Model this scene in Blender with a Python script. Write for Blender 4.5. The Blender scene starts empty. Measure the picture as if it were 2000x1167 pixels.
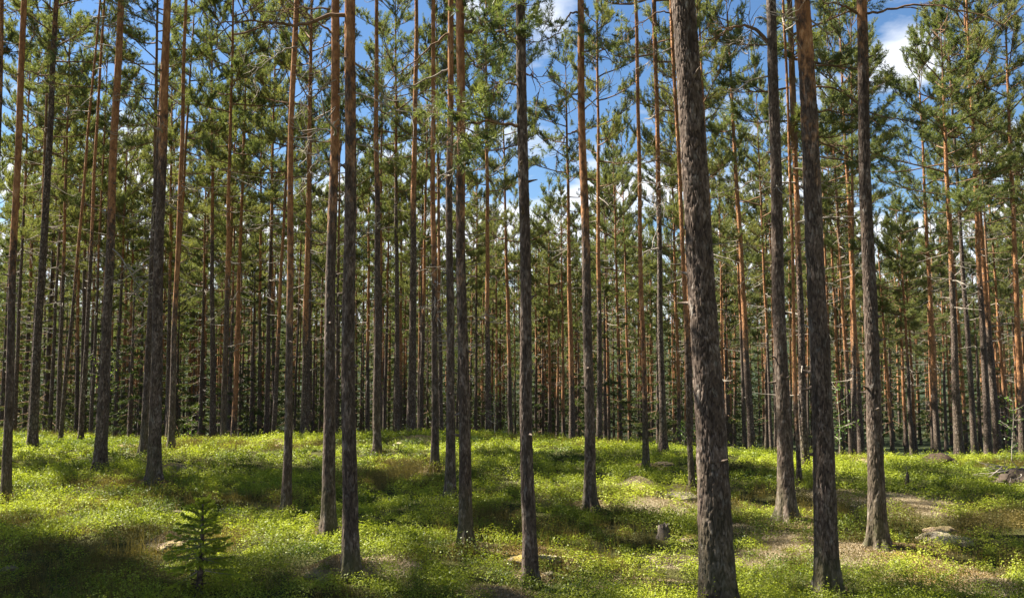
import bpy, math, random
import numpy as np

R = math.radians
rng = np.random.default_rng(7)
random.seed(7)
S = bpy.context.scene
COL = S.collection

# ------------------------------------------------------------------ camera
F, CX, CY = 1555.0, 1000.0, 583.5        # focal length and centre in photo pixels (2000 x 1167)
PITCH = R(3.9)
EYE = np.array([0.0, 0.0, 2.0])
FWD = np.array([0, math.cos(PITCH), math.sin(PITCH)])
UP = np.array([0, -math.sin(PITCH), math.cos(PITCH)])


def ray(u, v):
    return np.array([1.0, 0, 0]) * (u - CX) / F + UP * (CY - v) / F + FWD


def at_depth(u, v, y):
    d = ray(u, v)
    return EYE + d * (y / d[1])


def project(p):
    q = np.asarray(p, float) - EYE
    z = q @ FWD
    return CX + F * q[0] / z, CY - F * (q @ UP) / z, z


cam = bpy.data.cameras.new('camera')
cam_o = bpy.data.objects.new('camera', cam)
COL.objects.link(cam_o)
cam_o.location = EYE
cam_o.rotation_euler = (math.pi / 2 + PITCH, 0, 0)
cam.sensor_width = 36
cam.lens = 36 * F / 2000
cam.clip_end = 5000
S.camera = cam_o

# ------------------------------------------------------------------ numpy noise


def hash3(i, j, k):
    h = (i.astype(np.int64) * 374761393 + j.astype(np.int64) * 668265263 + k.astype(np.int64) * 2147483647) & 0xFFFFFFFF
    h = ((h ^ (h >> 13)) * 1274126177) & 0xFFFFFFFF
    h = ((h ^ (h >> 16)) * 2246822519) & 0xFFFFFFFF
    return ((h ^ (h >> 15)) & 0xFFFFFF) / float(0xFFFFFF)


def vnoise(x, y, z=0.0):
    x, y, z = np.broadcast_arrays(np.asarray(x, float), np.asarray(y, float), np.asarray(z, float))
    xi, yi, zi = np.floor(x), np.floor(y), np.floor(z)
    fx, fy, fz = x - xi, y - yi, z - zi
    fx, fy, fz = [f * f * (3 - 2 * f) for f in (fx, fy, fz)]
    o = 0
    for a in (0, 1):
        for b in (0, 1):
            for c in (0, 1):
                w = (fx if a else 1 - fx) * (fy if b else 1 - fy) * (fz if c else 1 - fz)
                o = o + w * hash3(xi + a, yi + b, zi + c)
    return o * 2 - 1


def fbm(x, y, z=0.0, n=4):
    o, a, f = 0, 0.5, 1.0
    for k in range(n):
        o = o + a * vnoise(np.asarray(x) * f + 13.7 * k, np.asarray(y) * f - 7.1 * k, np.asarray(z) * f + 3.3 * k)
        a *= 0.5
        f *= 2.05
    return o


def sstep(a, b, x):
    t = np.clip((x - a) / (b - a), 0, 1)
    return t * t * (3 - 2 * t)


# ------------------------------------------------------------------ terrain
def ground0(x, y):
    x = np.asarray(x, float)
    y = np.asarray(y, float)
    crest = 17.3 - 3.2 * sstep(0.0, 4.5, x) - 0.5 * sstep(5, 9, x) + 0.5 * np.sin(x * 0.45 + 1.0)
    s = np.maximum(y - crest, 0)
    fall = np.where(s < 5, 0.02 * s * s, 0.5 + 0.2 * (s - 5))
    fall = 6.2 * (1 - np.exp(-fall / 6.2))
    und = 0.10 * np.sin(x * 0.55 + 0.3) * np.sin(y * 0.5 + 0.6) + 0.13 * fbm(x * 0.4, y * 0.5, 1.5) + 0.05 * fbm(x * 1.3, y * 1.3, 2.5, 2)
    z = und - fall
    far = np.maximum(np.hypot(x, y) - 190, 0)
    z = z + 24 * sstep(0, 330, far) + 5 * fbm(x * 0.008, y * 0.008, 8.0) * sstep(0, 100, far)
    return z


def hit0(u, v, lift=0.08, tmax=26.0):
    d = ray(u, v)
    t = np.linspace(3, tmax, 1400)
    p = EYE + d * t[:, None]
    below = p[:, 2] < ground0(p[:, 0], p[:, 1]) + lift
    if not below.any():
        return None
    return p[np.argmax(below)]


# low mounds (photo pixel of the centre, half width in px, height m, kind): 0 pale lichen, 1 brown needles, 2 orange moss
MOUND_PX = [
    (1245, 950, 38, 0.13, 0), (1325, 962, 42, 0.09, 0), (1290, 985, 70, 0.03, 0), (660, 1122, 62, 0.14, 1), (330, 1068, 40, 0.13, 1),
    (1045, 1090, 80, 0.08, 2), (1560, 1028, 60, 0.07, 1), (1545, 1062, 90, 0.05, 0), (1660, 1090, 80, 0.08, 0),
    (1760, 1085, 85, 0.07, 2), (1850, 1130, 100, 0.06, 2), (1320, 1100, 60, 0.05, 0), (1690, 905, 30, 0.09, 1),
    (340, 915, 45, 0.03, 0), (1760, 985, 110, 0.02, 0), (740, 1110, 80, 0.03, 0), (820, 860, 40, 0.10, 0),
    (1640, 970, 60, 0.03, 0), (970, 1170, 70, 0.06, 1), (1440, 1040, 60, 0.03, 0), (1820, 1000, 60, 0.02, 0),
    (1930, 1150, 60, 0.04, 0), (1480, 1095, 60, 0.04, 0), (540, 865, 40, 0.08, 0), (1250, 1150, 90, 0.03, 1),
]
for (u, v) in ((558, 1000), (642, 1042), (910, 1070), (1037, 1134), (1153, 988), (1618, 1156), (300, 944), (195, 922), (1262, 916), (849, 918), (881, 976)):
    MOUND_PX.append((u, v, 34, 0.07, 1))
MOUNDS = []
for (u, v, w, h, k) in MOUND_PX:
    p = hit0(u, v, 0.0)
    if p is None:
        continue
    MOUNDS.append((p[0], p[1], w * p[1] / F, h, k))


def ground(x, y):
    z = ground0(x, y)
    for (mx, my, r, h, k) in MOUNDS:
        q = ((x - mx) / r) ** 2 + ((y - my) / (r * 0.9)) ** 2
        z = z + h * np.exp(-q * 1.6)
    return z


def dryness(x, y):
    d = np.zeros(np.shape(x))
    om = np.zeros(np.shape(x))
    for (mx, my, r, h, k) in MOUNDS:
        q = ((x - mx) / (r * 1.05)) ** 2 + ((y - my) / (r * 0.95)) ** 2
        e = np.exp(-q * q * 1.2)
        d = np.maximum(d, e)
        om = np.maximum(om, e * (1.0 if k == 2 else 0.5 if k == 1 else 0.0))
    return d, om


def hit(u, v, lift=0.06, tmax=26.0):
    d = ray(u, v)
    t = np.linspace(3, tmax, 1600)
    p = EYE + d * t[:, None]
    below = p[:, 2] < ground(p[:, 0], p[:, 1]) + lift
    if not below.any():
        return None
    return p[np.argmax(below)]


# ------------------------------------------------------------------ mesh helpers
class Geo:
    def __init__(self):
        self.v, self.f4, self.f3, self.m4, self.m3 = [], [], [], [], []
        self.n = 0
        self.att = {}

    def add(self, v, f, mat=0, **att):
        v = np.asarray(v, np.float32)
        f = np.asarray(f, np.int64) + self.n
        self.v.append(v)
        if f.shape[1] == 4:
            self.f4.append(f)
            self.m4.append(np.full(len(f), mat))
        else:
            self.f3.append(f)
            self.m3.append(np.full(len(f), mat))
        for k in set(self.att) | set(att):
            a = self.att.setdefault(k, [np.zeros(self.n, np.float32)] if self.n else [])
            x = att.get(k, 0.0)
            a.append(np.broadcast_to(np.asarray(x, np.float32), (len(v),)))
        self.n += len(v)

    def mesh(self, name, mats, smooth=True):
        me = bpy.data.meshes.new(name)
        V = np.concatenate(self.v)
        f4 = np.concatenate(self.f4) if self.f4 else np.zeros((0, 4), np.int64)
        f3 = np.concatenate(self.f3) if self.f3 else np.zeros((0, 3), np.int64)
        me.vertices.add(len(V))
        me.vertices.foreach_set('co', V.ravel())
        me.loops.add(f4.size + f3.size)
        me.loops.foreach_set('vertex_index', np.concatenate([f4.ravel(), f3.ravel()]).astype(np.int32))
        me.polygons.add(len(f4) + len(f3))
        st = np.concatenate([np.arange(len(f4)) * 4, f4.size + np.arange(len(f3)) * 3]).astype(np.int32)
        me.polygons.foreach_set('loop_start', st)
        for m in mats:
            me.materials.append(m)
        mi = np.concatenate((self.m4 + self.m3) or [np.zeros(0)]).astype(np.int32)
        me.polygons.foreach_set('material_index', mi)
        me.polygons.foreach_set('use_smooth', np.full(len(mi), smooth))
        me.update(calc_edges=True)
        for k, a in self.att.items():
            at = me.attributes.new(k, 'FLOAT', 'POINT')
            at.data.foreach_set('value', np.concatenate(a).astype(np.float32))
        return me


def tube_geo(pts, rad, sides=5, cap=True):
    pts = np.asarray(pts, float)
    rad = np.broadcast_to(np.asarray(rad, float), (len(pts),))
    t = np.gradient(pts, axis=0)
    t /= np.linalg.norm(t, axis=1)[:, None] + 1e-9
    ref = np.array([0.0, 0, 1]) if abs(t[:, 2]).mean() < 0.8 else np.array([1.0, 0, 0])
    a = np.cross(t, ref)
    a /= np.linalg.norm(a, axis=1)[:, None] + 1e-9
    b = np.cross(t, a)
    th = np.arange(sides) * 2 * math.pi / sides
    v = pts[:, None, :] + rad[:, None, None] * (a[:, None, :] * np.cos(th)[None, :, None] + b[:, None, :] * np.sin(th)[None, :, None])
    n = len(pts)
    i, j = np.meshgrid(np.arange(n - 1), np.arange(sides), indexing='ij')
    j2 = (j + 1) % sides
    f = np.stack([i * sides + j, i * sides + j2, (i + 1) * sides + j2, (i + 1) * sides + j], -1).reshape(-1, 4)
    return v.reshape(-1, 3), f


def obj(name, me, parent=None, loc=None, rot=None, scale=None):
    o = bpy.data.objects.new(name, me)
    COL.objects.link(o)
    o.parent = parent
    if loc is not None:
        o.location = loc
    if rot is not None:
        o.rotation_euler = rot
    if scale is not None:
        o.scale = (scale,) * 3 if np.isscalar(scale) else scale
    return o


def thing(name, label, cat, loc=(0, 0, 0), group=None, me=None):
    o = obj(name, me, loc=loc)
    o['label'] = label
    o['category'] = cat
    if group:
        o['group'] = group
    return o


# ------------------------------------------------------------------ materials
def mat(name):
    m = bpy.data.materials.new(name)
    m.use_nodes = True
    nt = m.node_tree
    nt.nodes.clear()
    return m, nt, nt.nodes.new, nt.links.new


def ramp(new, stops):
    r = new('ShaderNodeValToRGB')
    e = r.color_ramp.elements
    while len(e) < len(stops):
        e.new(0.5)
    for q, (p, c) in zip(e, stops):
        q.position = p
        q.color = (*c, 1) if len(c) == 3 else c
    return r


def mixc(new, link, fac, a, b, typ='MIX'):
    n = new('ShaderNodeMix')
    n.data_type = 'RGBA'
    n.blend_type = typ
    for s, v in ((n.inputs[0], fac), (n.inputs[6], a), (n.inputs[7], b)):
        if hasattr(v, 'links') or isinstance(v, bpy.types.NodeSocket):
            link(v, s)
        else:
            s.default_value = v if not isinstance(v, tuple) else (*v, 1)
    return n.outputs[2]


def math_n(new, link, op, a, b=None, clamp=False):
    n = new('ShaderNodeMath')
    n.operation = op
    n.use_clamp = clamp
    for s, v in ((n.inputs[0], a), (n.inputs[1], b)):
        if v is None:
            continue
        if isinstance(v, bpy.types.NodeSocket):
            link(v, s)
        else:
            s.default_value = v
    return n.outputs[0]


def attr(new, name, typ='GEOMETRY'):
    a = new('ShaderNodeAttribute')
    a.attribute_type = typ
    a.attribute_name = name
    return a.outputs['Fac']


def noise(new, link, co, scale, detail=4, rough=0.6):
    n = new('ShaderNodeTexNoise')
    n.inputs['Scale'].default_value = scale
    n.inputs['Detail'].default_value = detail
    n.inputs['Roughness'].default_value = rough
    if co is not None:
        link(co, n.inputs['Vector'])
    return n.outputs['Fac']


def bark_material(near):
    m, nt, new, link = mat('pine_bark_near' if near else 'pine_bark')
    tc = new('ShaderNodeTexCoord')
    oi = new('ShaderNodeObjectInfo')
    off = new('ShaderNodeVectorMath')
    off.operation = 'MULTIPLY_ADD'
    cmb = new('ShaderNodeCombineXYZ')
    for i in range(3):
        link(oi.outputs['Random'], cmb.inputs[i])
    link(cmb.outputs[0], off.inputs[0])
    off.inputs[1].default_value = (37, 53, 91)
    link(tc.outputs['Object'], off.inputs[2])
    mp = new('ShaderNodeMapping')
    mp.inputs['Scale'].default_value = (1, 1, 0.5)
    link(off.outputs[0], mp.inputs[0])
    co = mp.outputs[0]
    vo = new('ShaderNodeTexVoronoi')
    vo.feature = 'DISTANCE_TO_EDGE'
    vo.inputs['Scale'].default_value = 22
    warp = new('ShaderNodeMixRGB')
    nz = new('ShaderNodeTexNoise')
    nz.inputs['Scale'].default_value = 14
    link(co, nz.inputs['Vector'])
    warp.inputs[0].default_value = 0.045
    link(co, warp.inputs[1])
    link(nz.outputs['Color'], warp.inputs[2])
    link(warp.outputs[0], vo.inputs['Vector'])
    edge = math_n(new, link, 'MULTIPLY', vo.outputs['Distance'], 5.0, True)
    if near:
        edge = attr(new, 'plate')
    org = attr(new, 'orange')
    n1 = noise(new, link, co, 9, 5)
    n2 = noise(new, link, co, 45, 4)
    n3 = noise(new, link, co, 3.0, 3)
    n4 = noise(new, link, co, 20, 3, 0.75)
    # lower bark: grey brown plates, dark cracks, pale lichen flecks
    low = ramp(new, [(0.27, (0.054, 0.037, 0.027)), (0.5, (0.122, 0.088, 0.067)), (0.74, (0.36, 0.29, 0.24))])
    link(math_n(new, link, 'ADD', math_n(new, link, 'MULTIPLY', n2, 0.6), math_n(new, link, 'MULTIPLY', n1, 0.4)), low.inputs[0])
    lic = ramp(new, [(0.60, (0, 0, 0)), (0.68, (1, 1, 1))])
    link(noise(new, link, co, 18, 3), lic.inputs[0])
    lowc = mixc(new, link, math_n(new, link, 'MULTIPLY', lic.outputs[0], 0.35), low.outputs[0], (0.30, 0.30, 0.27))
    crack = math_n(new, link, 'SUBTRACT', 1.0, edge, True)
    lowc = mixc(new, link, math_n(new, link, 'MULTIPLY', crack, 0.92), lowc, (0.034, 0.024, 0.019))
    # upper bark: thin orange flakes
    hi = ramp(new, [(0.34, (0.085, 0.048, 0.030)), (0.44, (0.24, 0.112, 0.052)), (0.54, (0.40, 0.195, 0.085)), (0.64, (0.50, 0.29, 0.15)), (0.74, (0.56, 0.41, 0.29))])
    link(math_n(new, link, 'ADD', math_n(new, link, 'MULTIPLY', n4, 0.62), math_n(new, link, 'MULTIPLY', n1, 0.38)), hi.inputs[0])
    hic = mixc(new, link, math_n(new, link, 'MULTIPLY', crack, 0.45), hi.outputs[0], (0.13, 0.06, 0.03))
    if near:
        cellv = math_n(new, link, 'ADD', math_n(new, link, 'MULTIPLY', attr(new, 'cell'), 0.5), 0.72)
        cc = new('ShaderNodeCombineXYZ')
        for i_ in range(3):
            link(cellv, cc.inputs[i_])
        lowc = mixc(new, link, 1.0, lowc, cc.outputs[0], 'MULTIPLY')
        hic = mixc(new, link, 0.6, hic, cc.outputs[0], 'MULTIPLY')
    f = math_n(new, link, 'ADD', org, math_n(new, link, 'MULTIPLY', math_n(new, link, 'SUBTRACT', math_n(new, link, 'ADD', math_n(new, link, 'MULTIPLY', n1, 0.5), math_n(new, link, 'MULTIPLY', n4, 0.5)), 0.5), 2.0))
    fr = ramp(new, [(0.35, (0, 0, 0)), (0.65, (1, 1, 1))])
    link(f, fr.inputs[0])
    c = mixc(new, link, fr.outputs[0], lowc, hic)
    mos = ramp(new, [(0.45, (0, 0, 0)), (0.6, (1, 1, 1))])
    link(n3, mos.inputs[0])
    c = mixc(new, link, math_n(new, link, 'MULTIPLY', mos.outputs[0], math_n(new, link, 'MULTIPLY', attr(new, 'foot'), 0.5)), c, (0.12, 0.13, 0.05))
    b = new('ShaderNodeBsdfPrincipled')
    b.inputs['Roughness'].default_value = 0.9
    b.inputs['Specular IOR Level'].default_value = 0.2
    link(c, b.inputs['Base Color'])
    bp = new('ShaderNodeBump')
    bp.inputs['Strength'].default_value = 0.7
    bp.inputs['Distance'].default_value = 0.012
    h = math_n(new, link, 'ADD', math_n(new, link, 'MULTIPLY', n2, 0.6), edge if not near else 0.0)
    link(h, bp.inputs['Height'])
    link(bp.outputs[0], b.inputs['Normal'])
    o = new('ShaderNodeOutputMaterial')
    link(b.outputs[0], o.inputs[0])
    return m


def wood_material(name, c0, c1):
    m, nt, new, link = mat(name)
    tc = new('ShaderNodeTexCoord')
    r = ramp(new, [(0.3, c0), (0.7, c1)])
    link(noise(new, link, tc.outputs['Object'], 11, 5), r.inputs[0])
    b = new('ShaderNodeBsdfPrincipled')
    b.inputs['Roughness'].default_value = 0.9
    b.inputs['Specular IOR Level'].default_value = 0.15
    link(r.outputs[0], b.inputs['Base Color'])
    o = new('ShaderNodeOutputMaterial')
    link(b.outputs[0], o.inputs[0])
    return m


def leaf_material(name, c0, c1, trans, tcol=(1.25, 1.25, 0.6), rand=0.25, gloss=0.03):
    """tint attribute 0..1 runs from c0 to c1; a part of the light passes through the leaf."""
    m, nt, new, link = mat(name)
    c = mixc(new, link, attr(new, 'tint'), c0, c1)
    oi = new('ShaderNodeObjectInfo')
    hv = new('ShaderNodeHueSaturation')
    link(c, hv.inputs['Color'])
    link(math_n(new, link, 'ADD', math_n(new, link, 'MULTIPLY', oi.outputs['Random'], rand), 1 - rand / 2), hv.inputs['Value'])
    link(math_n(new, link, 'ADD', math_n(new, link, 'MULTIPLY', oi.outputs['Random'], -0.035), 0.515), hv.inputs['Hue'])
    d = new('ShaderNodeBsdfDiffuse')
    link(hv.outputs[0], d.inputs[0])
    t = new('ShaderNodeBsdfTranslucent')
    link(mixc(new, link, 1.0, hv.outputs[0], tcol, 'MULTIPLY'), t.inputs[0])
    mx = new('ShaderNodeMixShader')
    mx.inputs[0].default_value = trans
    link(d.outputs[0], mx.inputs[1])
    link(t.outputs[0], mx.inputs[2])
    g = new('ShaderNodeBsdfGlossy')
    g.inputs['Roughness'].default_value = 0.45
    m2 = new('ShaderNodeMixShader')
    m2.inputs[0].default_value = gloss
    link(mx.outputs[0], m2.inputs[1])
    link(g.outputs[0], m2.inputs[2])
    o = new('ShaderNodeOutputMaterial')
    link(m2.outputs[0], o.inputs[0])
    return m


def ground_material():
    m, nt, new, link = mat('forest_floor')
    tc = new('ShaderNodeTexCoord')
    co = tc.outputs['Object']
    n1, n2, n3 = noise(new, link, co, 2.2, 6), noise(new, link, co, 28, 5), noise(new, link, co, 110, 3)
    base = ramp(new, [(0.3, (0.035, 0.030, 0.014)), (0.5, (0.065, 0.065, 0.020)), (0.7, (0.12, 0.115, 0.035))])
    link(math_n(new, link, 'ADD', math_n(new, link, 'MULTIPLY', n1, 0.6), math_n(new, link, 'MULTIPLY', n2, 0.4)), base.inputs[0])
    lich = ramp(new, [(0.3, (0.13, 0.105, 0.065)), (0.5, (0.31, 0.26, 0.165)), (0.7, (0.44, 0.40, 0.27))])
    link(math_n(new, link, 'ADD', math_n(new, link, 'MULTIPLY', n3, 0.5), math_n(new, link, 'MULTIPLY', n2, 0.5)), lich.inputs[0])
    moss = ramp(new, [(0.3, (0.13, 0.09, 0.028)), (0.5, (0.33, 0.215, 0.05)), (0.7, (0.42, 0.32, 0.075))])
    link(math_n(new, link, 'ADD', math_n(new, link, 'MULTIPLY', n3, 0.4), math_n(new, link, 'MULTIPLY', n2, 0.6)), moss.inputs[0])
    top = mixc(new, link, math_n(new, link, 'ADD', attr(new, 'moss'), math_n(new, link, 'MULTIPLY', math_n(new, link, 'SUBTRACT', n1, 0.5), 0.8), True), lich.outputs[0], moss.outputs[0])
    f = math_n(new, link, 'ADD', attr(new, 'dry'), math_n(new, link, 'MULTIPLY', math_n(new, link, 'SUBTRACT', n2, 0.5), 0.8), True)
    fr = ramp(new, [(0.3, (0, 0, 0)), (0.6, (1, 1, 1))])
    link(f, fr.inputs[0])
    c = mixc(new, link, fr.outputs[0], base.outputs[0], top)
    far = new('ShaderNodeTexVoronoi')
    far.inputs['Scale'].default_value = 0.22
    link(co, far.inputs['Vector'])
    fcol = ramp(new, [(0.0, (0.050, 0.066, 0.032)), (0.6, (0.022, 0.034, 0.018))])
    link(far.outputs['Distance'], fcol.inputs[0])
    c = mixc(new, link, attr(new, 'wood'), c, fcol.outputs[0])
    b = new('ShaderNodeBsdfPrincipled')
    b.inputs['Roughness'].default_value = 0.95
    b.inputs['Specular IOR Level'].default_value = 0.1
    link(c, b.inputs['Base Color'])
    bp = new('ShaderNodeBump')
    bp.inputs['Strength'].default_value = 0.9
    bp.inputs['Distance'].default_value = 0.03
    link(math_n(new, link, 'ADD', n2, math_n(new, link, 'MULTIPLY', n3, 0.5)), bp.inputs['Height'])
    link(bp.outputs[0], b.inputs['Normal'])
    o = new('ShaderNodeOutputMaterial')
    link(b.outputs[0], o.inputs[0])
    return m


def rock_material(name, c0, c1, mc):
    m, nt, new, link = mat(name)
    tc = new('ShaderNodeTexCoord')
    g = new('ShaderNodeNewGeometry')
    co = tc.outputs['Object']
    n2, n1 = noise(new, link, co, 40, 6), noise(new, link, co, 6, 4)
    r = ramp(new, [(0.35, c0), (0.65, c1)])
    link(n2, r.inputs[0])
    sx = new('ShaderNodeSeparateXYZ')
    link(g.outputs['Normal'], sx.inputs[0])
    f = math_n(new, link, 'ADD', math_n(new, link, 'MULTIPLY', sx.outputs['Z'], 0.7), math_n(new, link, 'MULTIPLY', math_n(new, link, 'SUBTRACT', n1, 0.5), 1.6))
    fr = ramp(new, [(0.45, (0, 0, 0)), (0.62, (1, 1, 1))])
    link(f, fr.inputs[0])
    c = mixc(new, link, fr.outputs[0], r.outputs[0], mc)
    b = new('ShaderNodeBsdfPrincipled')
    b.inputs['Roughness'].default_value = 0.95
    b.inputs['Specular IOR Level'].default_value = 0.15
    link(c, b.inputs['Base Color'])
    bp = new('ShaderNodeBump')
    bp.inputs['Strength'].default_value = 0.8
    bp.inputs['Distance'].default_value = 0.02
    link(n2, bp.inputs['Height'])
    link(bp.outputs[0], b.inputs['Normal'])
    o = new('ShaderNodeOutputMaterial')
    link(b.outputs[0], o.inputs[0])
    return m


BARK_N, BARK = bark_material(True), bark_material(False)
LIMB = wood_material('pine_limb', (0.10, 0.064, 0.042), (0.25, 0.15, 0.088))
DEAD = wood_material('dead_wood', (0.17, 0.14, 0.115), (0.42, 0.37, 0.31))
NEEDLE = leaf_material('pine_needles', (0.085, 0.115, 0.050), (0.235, 0.250, 0.090), 0.5)
SPRUCE = leaf_material('spruce_needles', (0.032, 0.048, 0.016), (0.10, 0.125, 0.030), 0.35)
SPROUT = leaf_material('spruce_new_growth', (0.12, 0.17, 0.032), (0.38, 0.46, 0.06), 0.5)
BERRY = leaf_material('blueberry_leaves', (0.060, 0.098, 0.014), (0.37, 0.43, 0.050), 0.42, (1.15, 1.2, 0.45), 0.0, 0.02)
HEATH = leaf_material('heather_sprigs', (0.085, 0.080, 0.024), (0.25, 0.21, 0.07), 0.35, (1.1, 1.1, 0.6), 0.0, 0.01)
BIRCH = leaf_material('sapling_leaves', (0.09, 0.17, 0.03), (0.20, 0.30, 0.06), 0.45)
FLOOR = ground_material()
ROCK_PALE = rock_material('lichen_rock', (0.20, 0.16, 0.12), (0.38, 0.33, 0.25), (0.42, 0.36, 0.22))
ROCK_MOSS = rock_material('mossy_rock', (0.13, 0.10, 0.075), (0.26, 0.21, 0.16), (0.30, 0.22, 0.06))
ROCK_RED = rock_material('needle_covered_rock', (0.12, 0.09, 0.065), (0.24, 0.175, 0.125), (0.26, 0.20, 0.10))

# ------------------------------------------------------------------ sky and sun
AZ, EL = R(-68), R(50)                   # the sun stands to the left and a little ahead
sun_dir = np.array([math.sin(AZ) * math.cos(EL), math.cos(AZ) * math.cos(EL), math.sin(EL)])
w = bpy.data.worlds.new('World')
S.world = w
w.use_nodes = True
nt = w.node_tree
nt.nodes.clear()
new, link = nt.nodes.new, nt.links.new
sky = new('ShaderNodeTexSky')
sky.sky_type = 'NISHITA'
sky.sun_disc = False
sky.sun_elevation = EL
sky.sun_rotation = AZ
sky.air_density = 1.0
sky.dust_density = 0.15
sky.ozone_density = 3.5
tc = new('ShaderNodeTexCoord')
sx = new('ShaderNodeSeparateXYZ')
link(tc.outputs['Generated'], sx.inputs[0])
zz = math_n(new, link, 'ADD', math_n(new, link, 'MAXIMUM', sx.outputs['Z'], 0.0), 0.16)
cmb = new('ShaderNodeCombineXYZ')
link(math_n(new, link, 'DIVIDE', sx.outputs['X'], zz), cmb.inputs[0])
link(math_n(new, link, 'DIVIDE', sx.outputs['Y'], zz), cmb.inputs[1])
cl = noise(new, link, cmb.outputs[0], 2.1, 7, 0.55)
# more cloud low over the horizon, clear higher up, and three banks of cumulus at their own place in the sky
low = new('ShaderNodeMapRange')
low.inputs[1].default_value, low.inputs[2].default_value = 0.12, 0.36
low.inputs[3].default_value, low.inputs[4].default_value = 0.15, -0.13
link(sx.outputs['Z'], low.inputs[0])
dens = math_n(new, link, 'ADD', cl, low.outputs[0])
for (u, v, rad, s) in ((1075, 30, 0.045, 0.22), (1780, 120, 0.05, 0.26), (275, 310, 0.05, 0.22), (925, 5, 0.03, 0.2), (1760, 290, 0.07, -0.25), (450, 160, 0.12, -0.2)):
    d = ray(u, v)
    d = d / np.linalg.norm(d)
    dist = new('ShaderNodeVectorMath')
    dist.operation = 'DISTANCE'
    nrm = new('ShaderNodeVectorMath')
    nrm.operation = 'NORMALIZE'
    link(tc.outputs['Generated'], nrm.inputs[0])
    link(nrm.outputs[0], dist.inputs[0])
    dist.inputs[1].default_value = d
    mr = new('ShaderNodeMapRange')
    mr.interpolation_type = 'SMOOTHSTEP'
    mr.inputs[1].default_value, mr.inputs[2].default_value = 0.0, rad * 1.6
    mr.inputs[3].default_value, mr.inputs[4].default_value = s, 0.0
    link(dist.outputs['Value'], mr.inputs[0])
    dens = math_n(new, link, 'ADD', dens, mr.outputs[0])
cr = ramp(new, [(0.48, (0, 0, 0)), (0.64, (1, 1, 1))])
link(dens, cr.inputs[0])
hs = new('ShaderNodeHueSaturation')
hs.inputs['Saturation'].default_value = 1.12
hs.inputs['Value'].default_value = 0.80
link(sky.outputs[0], hs.inputs['Color'])
skyc = mixc(new, link, cr.outputs[0], hs.outputs[0], (6.0, 6.2, 6.6))
bg = new('ShaderNodeBackground')
link(skyc, bg.inputs[0])
bg.inputs[1].default_value = 0.05
wo = new('ShaderNodeOutputWorld')
link(bg.outputs[0], wo.inputs[0])

sl = bpy.data.lights.new('sun', 'SUN')
sl.energy = 5.0
sl.angle = R(0.53)
sl.color = (1.0, 0.93, 0.80)
so = bpy.data.objects.new('sun', sl)
COL.objects.link(so)
from mathutils import Vector, Matrix, Quaternion
so.rotation_euler = Vector(sun_dir).to_track_quat('Z', 'Y').to_euler()
so.location = (-20, 10, 40)

S.view_settings.view_transform = 'Standard'
S.view_settings.look = 'None'
S.view_settings.exposure = 2.0
S.view_settings.gamma = 1.0
S.render.engine = 'CYCLES'
S.cycles.max_bounces = 8
S.cycles.diffuse_bounces = 4
S.cycles.transmission_bounces = 6
S.cycles.transparent_max_bounces = 8
S.cycles.use_denoising = True

# ------------------------------------------------------------------ ground sheet
def axis(a, b, fine0, fine1, step, grow=1.12):
    out = list(np.arange(fine0, fine1 + 1e-6, step))
    s, x = step, fine1
    while x < b:
        s *= grow
        x += s
        out.append(min(x, b))
    s, x = step, fine0
    pre = []
    while x > a:
        s *= grow
        x -= s
        pre.append(max(x, a))
    return np.array(pre[::-1] + out)


gx = axis(-900, 900, -14, 14, 0.10)
gy = axis(-60, 1100, 4.5, 22, 0.09)
X, Y = np.meshgrid(gx, gy)
Z = ground(X, Y)
fine = sstep(3, 5, Y) * (1 - sstep(22, 30, Y))
Z = Z + fine * (0.035 * fbm(X * 2.3, Y * 2.3, 4.0) + 0.015 * fbm(X * 9, Y * 9, 6.0, 2))
far = np.hypot(X, Y)
Z = Z + sstep(190, 230, far) * 6 * np.abs(fbm(X * 0.25, Y * 0.25, 2.0, 3))
dr, om = dryness(X, Y)
dr = np.maximum(dr, sstep(0.3, 0.55, fbm(X * 0.8, Y * 0.8, 9.0)) * 0.35)
g = Geo()
ny, nx = X.shape
i, j = np.meshgrid(np.arange(ny - 1), np.arange(nx - 1), indexing='ij')
fc = np.stack([i * nx + j, i * nx + j + 1, (i + 1) * nx + j + 1, (i + 1) * nx + j], -1).reshape(-1, 4)
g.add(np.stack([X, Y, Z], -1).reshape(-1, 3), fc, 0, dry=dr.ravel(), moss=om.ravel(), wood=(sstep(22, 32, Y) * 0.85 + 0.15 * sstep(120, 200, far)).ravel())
go = obj('ground', g.mesh('ground', [FLOOR]))
go['kind'] = 'structure'

# ------------------------------------------------------------------ foliage building blocks


def unit(v):
    return v / (np.linalg.norm(v, axis=-1, keepdims=True) + 1e-9)


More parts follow.
